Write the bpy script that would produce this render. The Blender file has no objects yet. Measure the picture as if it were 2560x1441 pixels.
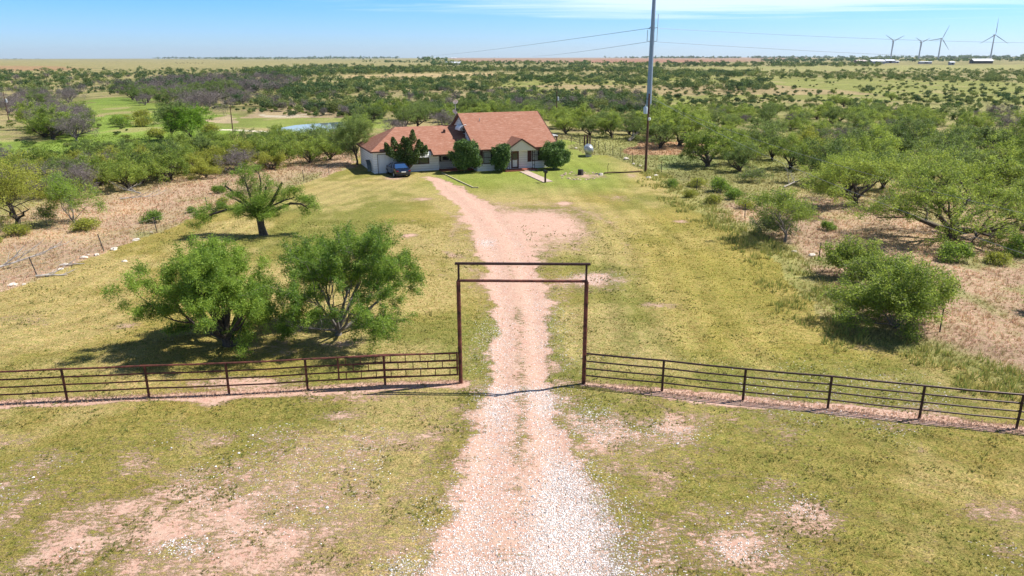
import bpy, math, random
import numpy as np
from mathutils import Vector, Matrix
PI = math.pi
HAZE = 0.000035
rnd = random.Random(7)
SC = bpy.context.scene
COL = SC.collection

# ------------------------------------------------------------------ camera
CAMH = 13.2
F = 1850.0
CX, CY = 1280.0, 720.5
PITCH = math.radians(17.33)
ROLL = math.radians(0.12)
cp, sp = math.cos(PITCH), math.sin(PITCH)
R0 = np.array([1.0, 0, 0]); U0 = np.array([0, sp, cp]); FW = np.array([0, cp, -sp])
cr, sr = math.cos(ROLL), math.sin(ROLL)
RT = R0 * cr - U0 * sr
UP = R0 * sr + U0 * cr
def G(px, py, z=0.0):
    """ground point seen at photograph pixel"""
    d = FW + RT * ((px - CX) / F) - UP * ((py - CY) / F)
    t = (z - CAMH) / d[2]
    return (float(d[0] * t), float(d[1] * t))
def PX(x, y, z=0.0):
    x = np.asarray(x, float); y = np.asarray(y, float)
    zz = z - CAMH
    a = np.maximum(FW[0] * x + FW[1] * y + FW[2] * zz, 0.5)
    r = RT[0] * x + RT[1] * y + RT[2] * zz
    u = UP[0] * x + UP[1] * y + UP[2] * zz
    return CX + F * r / a, CY - F * u / a
cam_d = bpy.data.cameras.new('camera'); cam = bpy.data.objects.new('camera', cam_d); COL.objects.link(cam)
cam_d.sensor_width = 36; cam_d.lens = F / 2560 * 36; cam_d.clip_start = 0.2; cam_d.clip_end = 40000
M4 = Matrix(((RT[0], UP[0], -FW[0], 0), (RT[1], UP[1], -FW[1], 0), (RT[2], UP[2], -FW[2], CAMH), (0, 0, 0, 1)))
cam.matrix_world = M4
SC.camera = cam

# ------------------------------------------------------------------ noise in numpy
def _h(ix, iy, s):
    n = (ix.astype(np.int64) * 374761393 + iy.astype(np.int64) * 668265263 + s * 982451653) & 0xffffffff
    n = ((n ^ (n >> 13)) * 1274126177) & 0xffffffff
    return ((n ^ (n >> 16)) & 0xffff) / 65535.0
def vn(x, y, s=0):
    ix = np.floor(x); iy = np.floor(y); fx = x - ix; fy = y - iy
    fx = fx * fx * (3 - 2 * fx); fy = fy * fy * (3 - 2 * fy)
    a = _h(ix, iy, s); b = _h(ix + 1, iy, s); c = _h(ix, iy + 1, s); d = _h(ix + 1, iy + 1, s)
    return (a * (1 - fx) + b * fx) * (1 - fy) + (c * (1 - fx) + d * fx) * fy
def fbm(x, y, s=0, o=4):
    t = 0; a = 0.5; n = 0
    for k in range(o):
        t = t + a * vn(x * 2 ** k, y * 2 ** k, s + k * 17); n += a; a *= 0.5
    return t / n
def ss(a, b, x):
    t = np.clip((x - a) / (b - a), 0, 1); return t * t * (3 - 2 * t)
def inpoly(u, v, P):
    r = np.zeros(np.shape(u), bool); n = len(P); j = n - 1
    for i in range(n):
        xi, yi = P[i]; xj, yj = P[j]
        if yi != yj:
            c = ((yi > v) != (yj > v)) & (u < (xj - xi) * (v - yi) / (yj - yi) + xi)
            r ^= c
        j = i
    return r
def polydist(x, y, pts):
    """distance to polyline, param (index) and signed side"""
    best = np.full(np.shape(x), 1e9); par = np.zeros(np.shape(x)); side = np.zeros(np.shape(x))
    for i in range(len(pts) - 1):
        ax, ay = pts[i]; bx, by = pts[i + 1]
        dx, dy = bx - ax, by - ay; L2 = dx * dx + dy * dy
        t = np.clip(((x - ax) * dx + (y - ay) * dy) / L2, 0, 1)
        qx = x - ax - t * dx; qy = y - ay - t * dy
        d = np.sqrt(qx * qx + qy * qy); m = d < best
        best = np.where(m, d, best); par = np.where(m, i + t, par)
        side = np.where(m, np.sign(dx * qy - dy * qx), side)
    return best, par, side

# ------------------------------------------------------------------ materials
def nt(m):
    m.use_nodes = True
    return m.node_tree.nodes, m.node_tree.links
MATS = {}
def pmat(name, col, rough=0.6, metal=0.0, noise=0.0, nscale=8.0, bump=0.0, bscale=40.0, spec=0.4, stretch=None, col2=None, coat=0):
    if name in MATS: return MATS[name]
    m = bpy.data.materials.new(name); N, L = nt(m); b = N['Principled BSDF']
    b.inputs['Roughness'].default_value = rough; b.inputs['Metallic'].default_value = metal
    b.inputs['Specular IOR Level'].default_value = spec
    b.inputs['Coat Weight'].default_value = coat
    b.inputs['Base Color'].default_value = (*col, 1)
    tc = N.new('ShaderNodeTexCoord'); mp = N.new('ShaderNodeMapping'); L.new(tc.outputs['Object'], mp.inputs[0])
    if stretch: mp.inputs['Scale'].default_value = stretch
    if noise or col2:
        nz = N.new('ShaderNodeTexNoise'); nz.inputs['Scale'].default_value = nscale; nz.inputs['Detail'].default_value = 6
        nz.inputs['Roughness'].default_value = 0.65
        L.new(mp.outputs[0], nz.inputs['Vector'])
        mx = N.new('ShaderNodeMix'); mx.data_type = 'RGBA'
        c2 = col2 if col2 else tuple(max(0, c * (1 - noise)) for c in col)
        c1 = col if col2 else tuple(min(1, c * (1 + noise)) for c in col)
        mx.inputs['A'].default_value = (*c2, 1); mx.inputs['B'].default_value = (*c1, 1)
        rp = N.new('ShaderNodeMapRange'); rp.inputs['From Min'].default_value = 0.35; rp.inputs['From Max'].default_value = 0.65
        L.new(nz.outputs['Fac'], rp.inputs['Value']); L.new(rp.outputs[0], mx.inputs['Factor'])
        L.new(mx.outputs['Result'], b.inputs['Base Color'])
    if bump:
        n2 = N.new('ShaderNodeTexNoise'); n2.inputs['Scale'].default_value = bscale; L.new(mp.outputs[0], n2.inputs['Vector'])
        bp = N.new('ShaderNodeBump'); bp.inputs['Strength'].default_value = bump; bp.inputs['Distance'].default_value = 0.02
        L.new(n2.outputs['Fac'], bp.inputs['Height']); L.new(bp.outputs[0], b.inputs['Normal'])
    MATS[name] = m
    return m
def leafmat(name, c1, c2, trans=0.35, rough=0.55):
    """leaf colour varies with the per-leaf tint attribute and per tree"""
    m = bpy.data.materials.new(name); N, L = nt(m); b = N['Principled BSDF']; out = N['Material Output']
    at = N.new('ShaderNodeAttribute'); at.attribute_name = 'tint'
    oi = N.new('ShaderNodeObjectInfo')
    ad = N.new('ShaderNodeMath'); ad.operation = 'MULTIPLY_ADD'; ad.inputs[1].default_value = 0.4; ad.inputs[2].default_value = -0.2
    L.new(oi.outputs['Random'], ad.inputs[0])
    a2 = N.new('ShaderNodeMath'); a2.operation = 'ADD'; a2.use_clamp = True
    L.new(at.outputs['Fac'], a2.inputs[0]); L.new(ad.outputs[0], a2.inputs[1])
    mx = N.new('ShaderNodeMix'); mx.data_type = 'RGBA'
    mx.inputs['A'].default_value = (*c1, 1); mx.inputs['B'].default_value = (*c2, 1)
    L.new(a2.outputs[0], mx.inputs['Factor'])
    L.new(mx.outputs['Result'], b.inputs['Base Color'])
    b.inputs['Roughness'].default_value = rough; b.inputs['Specular IOR Level'].default_value = 0.3
    tr = N.new('ShaderNodeBsdfTranslucent'); hs = N.new('ShaderNodeHueSaturation'); hs.inputs['Value'].default_value = 1.5
    hs.inputs['Hue'].default_value = 0.49
    L.new(mx.outputs['Result'], hs.inputs['Color']); L.new(hs.outputs[0], tr.inputs['Color'])
    ms = N.new('ShaderNodeMixShader'); ms.inputs[0].default_value = trans
    L.new(b.outputs[0], ms.inputs[1]); L.new(tr.outputs[0], ms.inputs[2]); L.new(ms.outputs[0], out.inputs['Surface'])
    return m
def vcolmat(name, trans=0.3, attr='Col', rough=0.7):
    m = bpy.data.materials.new(name); N, L = nt(m); b = N['Principled BSDF']; out = N['Material Output']
    at = N.new('ShaderNodeAttribute'); at.attribute_name = attr
    L.new(at.outputs['Color'], b.inputs['Base Color']); b.inputs['Roughness'].default_value = rough
    b.inputs['Specular IOR Level'].default_value = 0.15
    if trans:
        tr = N.new('ShaderNodeBsdfTranslucent'); L.new(at.outputs['Color'], tr.inputs['Color'])
        ms = N.new('ShaderNodeMixShader'); ms.inputs[0].default_value = trans
        L.new(b.outputs[0], ms.inputs[1]); L.new(tr.outputs[0], ms.inputs[2]); L.new(ms.outputs[0], out.inputs['Surface'])
    return m

# ------------------------------------------------------------------ mesh helpers
def arr_mesh(name, V, Fc, mat=None, smooth=False, tint=None, color=None, mask=None):
    """V (n,3) Fc (m,k) arrays"""
    me = bpy.data.meshes.new(name)
    V = np.asarray(V, np.float32); Fc = np.asarray(Fc, np.int32); m, k = Fc.shape
    me.vertices.add(len(V)); me.vertices.foreach_set('co', V.ravel())
    me.loops.add(m * k); me.loops.foreach_set('vertex_index', Fc.ravel())
    me.polygons.add(m); me.polygons.foreach_set('loop_start', np.arange(0, m * k, k, dtype=np.int32))
    try: me.polygons.foreach_set('loop_total', np.full(m, k, np.int32))
    except Exception: pass
    me.polygons.foreach_set('use_smooth', np.full(m, smooth, bool))
    if tint is not None:
        a = me.attributes.new('tint', 'FLOAT', 'POINT'); a.data.foreach_set('value', np.asarray(tint, np.float32).ravel())
    for nm, c in (('Col', color), ('mask', mask)):
        if c is not None:
            a = me.attributes.new(nm, 'FLOAT_COLOR', 'POINT')
            c4 = np.ones((len(V), 4), np.float32); c4[:, :3] = c; a.data.foreach_set('color', c4.ravel())
    me.update(calc_edges=True); me.validate()
    if mat: me.materials.append(mat)
    return me
def link(name, me, parent=None, loc=None, rot=None):
    o = bpy.data.objects.new(name, me); COL.objects.link(o)
    if parent is not None: o.parent = parent
    if loc is not None: o.location = loc
    if rot is not None: o.rotation_euler = rot
    return o
def tag(o, label=None, cat=None, group=None, kind=None):
    if label: o['label'] = label
    if cat: o['category'] = cat
    if group: o['group'] = group
    if kind: o['kind'] = kind
    return o
def empty(name, loc, rz=0.0, label=None, cat=None, group=None):
    o = bpy.data.objects.new(name, None); COL.objects.link(o); o.location = loc; o.rotation_euler = (0, 0, rz)
    o.empty_display_size = 0.3
    return tag(o, label, cat, group)
def copy_thing(root, loc, rz, scale=1.0, label=None, group=None):
    r = root.copy(); COL.objects.link(r); r.location = loc; r.rotation_euler = (root.rotation_euler[0], root.rotation_euler[1], rz)
    r.scale = scale if isinstance(scale, tuple) else (scale,) * 3
    if label: r['label'] = label
    if group: r['group'] = group
    for ch in root.children:
        c = ch.copy(); COL.objects.link(c); c.parent = r
        for g in ch.children:
            d = g.copy(); COL.objects.link(d); d.parent = c
    return r
class MB:
    def __init__(s): s.v = []; s.f = []; s.m = []; s.cur = 0
    def add(s, vs, fs):
        o = len(s.v); s.v += [tuple(map(float, p)) for p in vs]; s.f += [tuple(i + o for i in f) for f in fs]; s.m += [s.cur] * len(fs); return s
    def box(s, x0, x1, y0, y1, z0, z1):
        v = [(x, y, z) for z in (z0, z1) for y in (y0, y1) for x in (x0, x1)]
        return s.add(v, [(0, 2, 3, 1), (4, 5, 7, 6), (0, 1, 5, 4), (2, 6, 7, 3), (0, 4, 6, 2), (1, 3, 7, 5)])
    def bar(s, a, b, w, h=None, up=(0, 0, 1)):
        h = h or w; a = Vector(a); b = Vector(b); d = (b - a).normalized(); u = Vector(up)
        x = d.cross(u)
        if x.length < 1e-4: x = d.cross(Vector((1, 0, 0)))
        x.normalize(); y = x.cross(d); v = []
        for p in (a, b):
            for sx, sy in ((-1, -1), (1, -1), (1, 1), (-1, 1)): v.append(p + x * sx * w / 2 + y * sy * h / 2)
        return s.add(v, [(3, 2, 1, 0), (4, 5, 6, 7), (0, 1, 5, 4), (1, 2, 6, 5), (2, 3, 7, 6), (3, 0, 4, 7)])
    def tube(s, pts, rad, n=8, caps=True):
        P = [Vector(p) for p in pts]; R = rad if isinstance(rad, (list, tuple)) else [rad] * len(P)
        v = []; x = None
        for i, p in enumerate(P):
            d = (P[min(i + 1, len(P) - 1)] - P[max(i - 1, 0)]).normalized()
            if x is None:
                x = d.cross(Vector((0, 0, 1)))
                if x.length < 1e-3: x = d.cross(Vector((1, 0, 0)))
            x = (x - d * x.dot(d)).normalized(); y = d.cross(x)
            for k in range(n):
                a = 2 * PI * k / n; v.append(p + (x * math.cos(a) + y * math.sin(a)) * R[i])
        f = []
        for i in range(len(P) - 1):
            for k in range(n):
                k2 = (k + 1) % n; f.append((i * n + k, i * n + k2, (i + 1) * n + k2, (i + 1) * n + k))
        if caps: f.append(tuple(range(n - 1, -1, -1))); f.append(tuple((len(P) - 1) * n + k for k in range(n)))
        return s.add(v, f)
    def lathe(s, prof, c=(0, 0, 0), n=24, axis='z'):
        v = []; f = []
        for r, h in prof:
            for k in range(n):
                a = 2 * PI * k / n
                q = (r * math.cos(a), r * math.sin(a), h) if axis == 'z' else ((r * math.cos(a), h, r * math.sin(a)) if axis == 'y' else (h, r * math.cos(a), r * math.sin(a)))
                v.append((c[0] + q[0], c[1] + q[1], c[2] + q[2]))
        for i in range(len(prof) - 1):
            for k in range(n):
                k2 = (k + 1) % n; f.append((i * n + k, i * n + k2, (i + 1) * n + k2, (i + 1) * n + k))
        return s.add(v, f)
    def mat(s, i): s.cur = i; return s
    def build(s, name, mats, parent=None, smooth=False, loc=None, rot=None):
        me = bpy.data.meshes.new(name); me.from_pydata(s.v, [], s.f)
        for m in (mats if isinstance(mats, (list, tuple)) else [mats]): me.materials.append(m)
        me.polygons.foreach_set('material_index', s.m)
        me.polygons.foreach_set('use_smooth', [smooth] * len(s.f)); me.update()
        if smooth:
            try: me.set_sharp_from_angle(angle=math.radians(40))
            except Exception: pass
        return link(name, me, parent, loc, rot)

# ------------------------------------------------------------------ world, sun
SUNV = Vector((0.72, 0.21, 1.0)).normalized()
w = bpy.data.worlds.new('World'); SC.world = w; w.use_nodes = True
N = w.node_tree.nodes; L = w.node_tree.links; bg = N['Background']
sky = N.new('ShaderNodeTexSky'); sky.sky_type = 'NISHITA'; sky.sun_disc = False
sky.sun_elevation = math.asin(SUNV.z); sky.sun_rotation = math.atan2(SUNV.x, SUNV.y)
sky.altitude = 0; sky.air_density = 1.0; sky.dust_density = 0.3; sky.ozone_density = 1.6
tc = N.new('ShaderNodeTexCoord'); sx = N.new('ShaderNodeSeparateXYZ'); L.new(tc.outputs['Generated'], sx.inputs[0])
def mth(op, a, b=None, c=None, clamp=False):
    n = N.new('ShaderNodeMath'); n.operation = op; n.use_clamp = clamp
    for i, q in enumerate((a, b, c)):
        if q is None: continue
        if isinstance(q, (int, float)): n.inputs[i].default_value = q
        else: L.new(q, n.inputs[i])
    return n.outputs[0]
# thin cirrus: project direction to a high layer
zc = mth('MAXIMUM', sx.outputs['Z'], 0.02)
ux = mth('DIVIDE', sx.outputs['X'], zc); uy = mth('DIVIDE', sx.outputs['Y'], zc)
cb = N.new('ShaderNodeCombineXYZ'); L.new(mth('MULTIPLY', ux, 0.12), cb.inputs[0]); L.new(mth('MULTIPLY', uy, 0.3), cb.inputs[1])
nz = N.new('ShaderNodeTexNoise'); nz.inputs['Scale'].default_value = 1.3; nz.inputs['Detail'].default_value = 8; nz.inputs['Roughness'].default_value = 0.6
nz.inputs['Distortion'].default_value = 0.5; L.new(cb.outputs[0], nz.inputs['Vector'])
# the cloud bank begins overhead of about 4 degrees and lies to the right
hi = N.new('ShaderNodeMapRange'); hi.inputs['From Min'].default_value = 0.044; hi.inputs['From Max'].default_value = 0.068; hi.interpolation_type = 'SMOOTHSTEP'
tl = mth('MULTIPLY_ADD', nz.outputs['Fac'], 0.055, -0.0275)
tx = mth('MULTIPLY', mth('SUBTRACT', 0.12, sx.outputs['X']), 0.05)
L.new(mth('SUBTRACT', mth('ADD', sx.outputs['Z'], tl), mth('MAXIMUM', tx, -0.004)), hi.inputs['Value'])
lo = N.new('ShaderNodeMapRange'); lo.inputs['From Min'].default_value = 0.22; lo.inputs['From Max'].default_value = 0.1
L.new(sx.outputs['Z'], lo.inputs['Value'])
cf = mth('MULTIPLY', mth('MULTIPLY', hi.outputs[0], lo.outputs[0]), 0.8, clamp=True)
cl = N.new('ShaderNodeMix'); cl.data_type = 'RGBA'; cl.inputs['B'].default_value = (9.6, 11.2, 12.6, 1)
tw = N.new('ShaderNodeMix'); tw.data_type = 'RGBA'; tw.blend_type = 'MULTIPLY'; tw.inputs['Factor'].default_value = 1.0
def elev(a, b):
    n = N.new('ShaderNodeMapRange'); n.inputs[1].default_value = a; n.inputs[2].default_value = b; L.new(sx.outputs['Z'], n.inputs[0]); return n.outputs[0]
k1 = N.new('ShaderNodeMix'); k1.data_type = 'RGBA'; k1.inputs['A'].default_value = (.86, 1.20, 1.98, 1); k1.inputs['B'].default_value = (.40, .98, 1.95, 1); L.new(elev(.0, .075), k1.inputs['Factor'])
k2 = N.new('ShaderNodeMix'); k2.data_type = 'RGBA'; L.new(k1.outputs['Result'], k2.inputs['A']); k2.inputs['B'].default_value = (.95, 1.0, 1.05, 1); L.new(elev(.09, .35), k2.inputs['Factor'])
L.new(k2.outputs['Result'], tw.inputs['B'])
L.new(sky.outputs[0], tw.inputs['A']); L.new(tw.outputs['Result'], cl.inputs['A']); L.new(cf, cl.inputs['Factor'])
L.new(cl.outputs['Result'], bg.inputs['Color']); bg.inputs['Strength'].default_value = 0.062
sd = bpy.data.lights.new('sun', 'SUN'); sd.energy = 5.0; sd.angle = math.radians(0.5); sd.color = (1.0, 0.95, 0.87)
so = bpy.data.objects.new('sun', sd); COL.objects.link(so); so.rotation_euler = (-SUNV).to_track_quat('-Z', 'Y').to_euler(); so.location = (0, 0, 60)
SC.view_settings.view_transform = 'Standard'; SC.view_settings.look = 'None'; SC.view_settings.exposure = 0.75; SC.view_settings.gamma = 1
SC.cycles.max_bounces = 6; SC.cycles.diffuse_bounces = 3; SC.cycles.transmission_bounces = 4; SC.cycles.transparent_max_bounces = 6; SC.cycles.volume_bounces = 0

# ------------------------------------------------------------------ ground layout
gp = lambda L_: [G(*p) for p in L_]
DRIVE = gp([(1280, 1700), (1290, 1441), (1300, 1200), (1303, 960), (1300, 840), (1296, 760), (1275, 660), (1245, 590), (1200, 530), (1150, 490), (1108, 462), (1075, 441)])
DHW = [4.4, 2.9, 2.3, 1.65, 1.6, 1.7, 1.9, 1.9, 1.9, 1.7, 1.25, 0.5]
LEDGE = gp([(-1500, 1050), (-500, 840), (0, 735), (95, 695), (260, 630), (393, 583), (520, 528), (700, 475), (800, 448), (880, 420), (890, 395)])
REDGE = gp([(3900, 1250), (3000, 1060), (2560, 985), (2400, 925), (2120, 850), (2000, 740), (1900, 620), (1780, 548), (1670, 480), (1610, 430), (1560, 404), (1500, 385), (1440, 362), (1395, 348)])
LFEN = gp([(-60, 1010), (168, 1000), (373, 993), (573, 985), (769, 973), (963, 962), (1150, 956)])
RFEN = gp([(1460, 958), (1655, 978), (1857, 1000), (2069, 1021), (2298, 1046), (2541, 1071), (2790, 1100)])
def P(*a): return [(a[i], a[i + 1]) for i in range(0, len(a), 2)]
LAWN = P(-3000, 1500, *[c for q in [(-1500, 1050), (-500, 840), (0, 735), (95, 695), (260, 630), (393, 583), (520, 528), (700, 475), (800, 448), (880, 420), (900, 395), (1400, 345), (1440, 362), (1500, 385), (1560, 404), (1610, 430), (1670, 480), (1780, 548), (1900, 620), (2000, 740), (2120, 850), (2400, 925), (2560, 985), (3000, 1060), (3900, 1250)] for c in q], 3900, 30000, -3000, 30000)
POND = P(690, 320, 740, 311, 800, 306, 870, 302, 905, 306, 880, 313, 850, 322, 820, 330, 760, 332, 700, 329)
PONDW = [G(*q) for q in POND]
BANK = P(530, 323, 600, 324, 690, 330, 760, 334, 830, 332, 840, 334, 760, 337, 680, 334, 600, 328, 530, 326)
lin = lambda r, g, b: np.array([r, g, b])
C_LAWN = lin(.285, .235, .068); C_GREEN = lin(.195, .195, .050); C_STRAW = lin(.42, .335, .155); C_SOIL = lin(.5, .3, .2)
C_DRY = lin(.40, .285, .205); C_OLIVE = lin(.20, .20, .075); C_LUSH = lin(.20, .30, .055)
# far ground patches, in photograph pixels of the ground they cover
FARP = [
 (P(-900, 152, 620, 150, 1000, 153, 1100, 160, 900, 166, 640, 168, 200, 172, -900, 176), lin(.36, .33, .15), 2),
 (P(-900, 166, 0, 164, 180, 168, 200, 176, -900, 182), lin(.42, .27, .15), 1),
 (P(860, 190, 1000, 186, 1240, 184, 1260, 190, 1040, 195, 860, 196), lin(.56, .43, .24), 1),
 (P(1100, 143, 1600, 142, 2050, 145, 1900, 154, 1500, 158, 1180, 156), lin(.40, .25, .17), 1),
 (P(1500, 148, 1850, 150, 1700, 156, 1450, 157), lin(.42, .21, .15), 1),
 (P(1640, 168, 2700, 160, 2900, 172, 1900, 178), lin(.36, .36, .14), 1.5),
 (P(1250, 195, 1900, 190, 2600, 205, 3400, 212, 3400, 300, 1640, 290, 1400, 260, 1180, 230), lin(.30, .32, .095), 6),
 (P(1300, 215, 1900, 210, 2200, 235, 1700, 240), lin(.40, .32, .17), 5),
 (P(1700, 250, 2500, 255, 2700, 290, 1900, 285), lin(.34, .33, .13), 5),
 (P(200, 250, 330, 240, 470, 280, 560, 320, 520, 370, 300, 400, -300, 400, -900, 380, -300, 330, 60, 350, 230, 330), lin(.225, .32, .06), 9),
 (P(120, 262, 420, 258, 430, 285, 150, 290), lin(.25, .32, .07), 6),
 (P(500, 290, 900, 288, 980, 300, 940, 330, 520, 322), lin(.26, .31, .08), 5),
 (P(520, 292, 640, 292, 650, 305, 560, 308), lin(.52, .42, .28), 4),
 (P(620, 268, 880, 262, 1000, 275, 900, 295, 650, 292), lin(.46, .36, .23), 7),
 (P(690, 283, 800, 280, 830, 288, 740, 292), lin(.60, .52, .42), 4),
 (P(950, 220, 1300, 225, 1250, 260, 900, 250), lin(.38, .33, .17), 7),
 (P(1390, 330, 1500, 330, 1640, 350, 1800, 385, 1750, 430, 1640, 430, 1560, 400, 1430, 360), lin(.30, .30, .12), 2),
 (P(1650, 392, 1780, 388, 1790, 420, 1650, 425), lin(.24, .28, .11), 1),
 (P(1560, 345, 1760, 355, 1780, 392, 1640, 385), lin(.42, .27, .17), 1.5),
]
def ground_fields(x, y):
    x = np.asarray(x, float); y = np.asarray(y, float)
    D = np.maximum(y, 4)
    n1 = fbm(x / 7, y / 7, 1); n2 = fbm(x / 1.6, y / 1.6, 5, 4); n3 = fbm(x / 30, y / 30, 9); n4 = fbm(x / .5, y / .5, 12, 3)
    nw1 = fbm(x / 2.2, y / 2.2, 21) - .5; nw2 = fbm(x / 2.2 + 40, y / 2.2, 22) - .5
    wx = x + nw1 * 1.8; wy = y + nw2 * 2.6
    far = D > 105
    wx = np.where(far, x + (fbm(x / 18, y / 18, 31) - .5) * 16, wx); wy = np.where(far, y + (fbm(x / 18 + 9, y / 18, 32) - .5) * D * .16, wy)
    u, v = PX(wx, np.maximum(wy, 3))
    u0, v0 = PX(x, np.maximum(y, 3))
    lawn = inpoly(u, v, LAWN)
    # default far country
    c = np.zeros(x.shape + (3,)); c[:] = C_OLIVE
    k = ss(.35, .65, n3)[..., None]; c = c * (1 - k) + lin(.35, .30, .15) * k
    k = ss(.5, .7, n1)[..., None]; c = c * (1 - k * .6) + lin(.25, .27, .09) * k * .6
    bare = np.where(lawn, 0, .22) + 0 * x; grav = 0 * x; tall = np.where(lawn, 0., 1.)
    for poly, col, wob in FARP:
        vv = v + 0 * u
        m = inpoly(u, v, poly) & ~lawn
        c[m] = col * .85 * (0.82 + 0.36 * n1[m])[:, None]
        bare[m] = .06
    # dry, pinkish rough grass near the lawn
    dl, _, sl = polydist(x, y, LEDGE); dr, _, sr_ = polydist(x, y, REDGE)
    dryL = (~lawn) & (x < 0) & (D < 130); wl = np.where(dryL, 1 - ss(11, 19, dl + nw1 * 8), 0)
    u_, v_ = u0, v0
    wr = np.where((~lawn) & (x > 4) & (D < 76), 1 - ss(66, 74, D + nw2 * 14), 0) * ss(.6, 2.6, dr + nw1 * 4)
    dk = np.clip(wl + wr, 0, 1)[..., None]
    cd = C_DRY * (0.8 + .4 * n2[..., None]); kk = ss(.45, .7, n1)[..., None]; cd = cd * (1 - kk * .6) + lin(.52, .38, .24) * kk * .6
    kg = ss(.56, .72, fbm(x / 4, y / 4, 77))[..., None]; cd = cd * (1 - kg * .7) + lin(.25, .27, .10) * kg * .7
    c = c * (1 - dk) + cd * dk
    # rough green verge between lawn and dry grass on the right
    vr = np.where((~lawn) & (x > 4) & (D < 90), 1 - ss(.8, 3.4, dr + nw1 * 3), 0)[..., None]
    c = c * (1 - vr) + (lin(.28, .27, .10) * (.75 + .5 * n2[..., None])) * vr
    pv = fbm(x / 5., y / 11., 201); pw = fbm(x / 1.8, y / 3., 203)
    c = c * (.60 + .48 * pv + .24 * pw)[..., None] * (1 - .14 * ss(110, 200, D))[..., None]
    kq = ss(.56, .68, fbm(x / 9., y / 16., 205))[..., None] * .5; c = c * (1 - kq) + lin(.37, .29, .17) * kq
    # lawn
    kg = (ss(.40, .66, n1 * .6 + n3 * .4 + .02) * (1 - .5 * ss(30, 22, D)))[..., None]
    cl = C_LAWN * (1 - kg) + C_GREEN * kg
    ks = ss(.42, .62, fbm(x / 4.5 + 50, y / 9, 41) * .7 + n2 * .3)[..., None]
    cl = cl * (1 - ks * .65) + C_STRAW * ks * .65
    # near the house greener
    gh = (ss(70, 84, D) * ss(14, 8, np.abs(x - 2)))[..., None]
    cl = cl * (1 - gh * .8) + lin(.19, .25, .045) * gh * .8
    # golden right-hand lawn
    go = (ss(6, 10, x) * ss(29, 33, D) * ss(75, 50, D))[..., None]
    cl = cl * (1 - go * .55) + lin(.33, .27, .065) * go * .55
    # mowing stripes following the lawn edges
    strr = np.sin(dr * 2 * PI / 1.9 + nw1 * 1.2) * (x > 2); stl = np.sin(dl * 2 * PI / 1.9 + nw1 * 1.2) * (x <= -3)
    st = (strr * ss(1, 5, dr) * ss(24, 12, dr) + stl * ss(.5, 2, dl) * ss(18, 9, dl)) * ss(27, 31, D)
    cl = cl * (1 + .09 * st[..., None])
    st2 = np.sin((x * .55 + y * .83) * 2 * PI / 1.7 + nw1 * 2) * ss(29, 26, D) * (x > 3)
    cl = cl * (1 + .08 * st2[..., None])
    lk = lawn[..., None]
    c = np.where(lk, cl * (0.88 + .24 * n2[..., None]), c)
    # bare amount on the lawn
    b = .15 + .14 * n3 + .04 * ss(34, 28, D) + .24 * ss(31, 25, D) * ss(.42, .66, n1 * .5 + n2 * .5)
    def blob(cx, cy, rx, ry, a):
        gx, gy = G(cx, cy); ax = abs(G(cx + rx, cy)[0] - gx); ay = abs(G(cx, cy - ry)[1] - G(cx, cy + ry)[1]) / 2
        return a * np.exp(-(((x - gx) / ax) ** 2 + ((y - gy) / ay) ** 2))
    for q in [(330, 1290, 300, 90, .28), (650, 1390, 280, 80, .24), (150, 1420, 240, 50, .15), (900, 990, 110, 20, .35), (530, 1005, 40, 14, .5), (850, 1040, 60, 14, .4),
              (1420, 1380, 200, 100, .2), (2020, 1290, 90, 40, .33), (1850, 1380, 160, 60, .3), (2500, 1280, 120, 30, .3), (1600, 1060, 120, 40, .28), (2150, 870, 40, 12, .3),
              (1480, 700, 80, 22, .40), (1650, 763, 55, 10, .22), (1650, 765, 60, 8, .2), (2140, 775, 20, 6, .25), (1330, 540, 140, 28, .38), (1400, 570, 90, 30, .25), (1540, 495, 60, 12, .3),
              (1700, 554, 22, 4, .6), (1411, 509, 16, 4, .6), (1030, 588, 20, 4, .6), (1218, 606, 26, 13, .4), (1055, 498, 30, 5, .5), (60, 800, 120, 30, .28), (320, 815, 40, 10, .5),
              (600, 960, 160, 22, .5), (700, 870, 120, 30, .3), (1580, 440, 20, 8, .4), (985, 446, 40, 6, .4), (1470, 440, 60, 9, .45), (1410, 955, 30, 12, .2), (860, 860, 50, 10, .4)]:
        b = b + blob(*q)
    bare = np.where(lawn, b, bare)
    # strip of soil below both pipe fences
    for FN in (LFEN, RFEN):
        d, _, s = polydist(x, y + .12, FN)
        bare = bare + .62 * ss(.62, .12, d + nw1 * .7) * (.55 + .9 * n2)
    # drive
    d, par, s = polydist(x, y, DRIVE); hw = np.interp(par, range(len(DHW)), DHW); e = d + nw1 * 1.3 + (n4 - .5) * 1.3 + (n2 - .5) * .8
    dm = ss(1.28, .66, e / hw)
    up = D < 100
    # wheel tracks: two strips, grass between, from the street to the turning circle
    off = s * d
    tr = np.exp(-((np.abs(off) - hw * .5) / (hw * .27)) ** 2)
    mid = np.exp(-((off + nw1 * .5) / (hw * .15)) ** 2) * (.4 + 1.2 * n4) * ss(60, 36, D) * ss(20, 24, D)
    soil = dm * np.clip(.74 + .24 * tr - mid * .11, 0, 1)
    bare = np.maximum(bare, soil * (.85 + .3 * n2))
    sh = ss(2.1, 1.0, e / hw) * .17 * ss(95, 70, D); bare = np.maximum(bare, bare + sh * (1 - dm))
    # turning circle, worn tan
    tcx, tcy = G(1320, 590); ring = np.sqrt(((x - tcx - .6) / 6.0) ** 2 + ((y - tcy) / 12.0) ** 2)
    bare = bare + .32 * ss(1.12, .25, ring + nw1 * .3) * lawn
    rl = np.exp(-((ring - 1.12) * 9) ** 2) + .7 * np.exp(-((ring - 1.34) * 9) ** 2)
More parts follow.
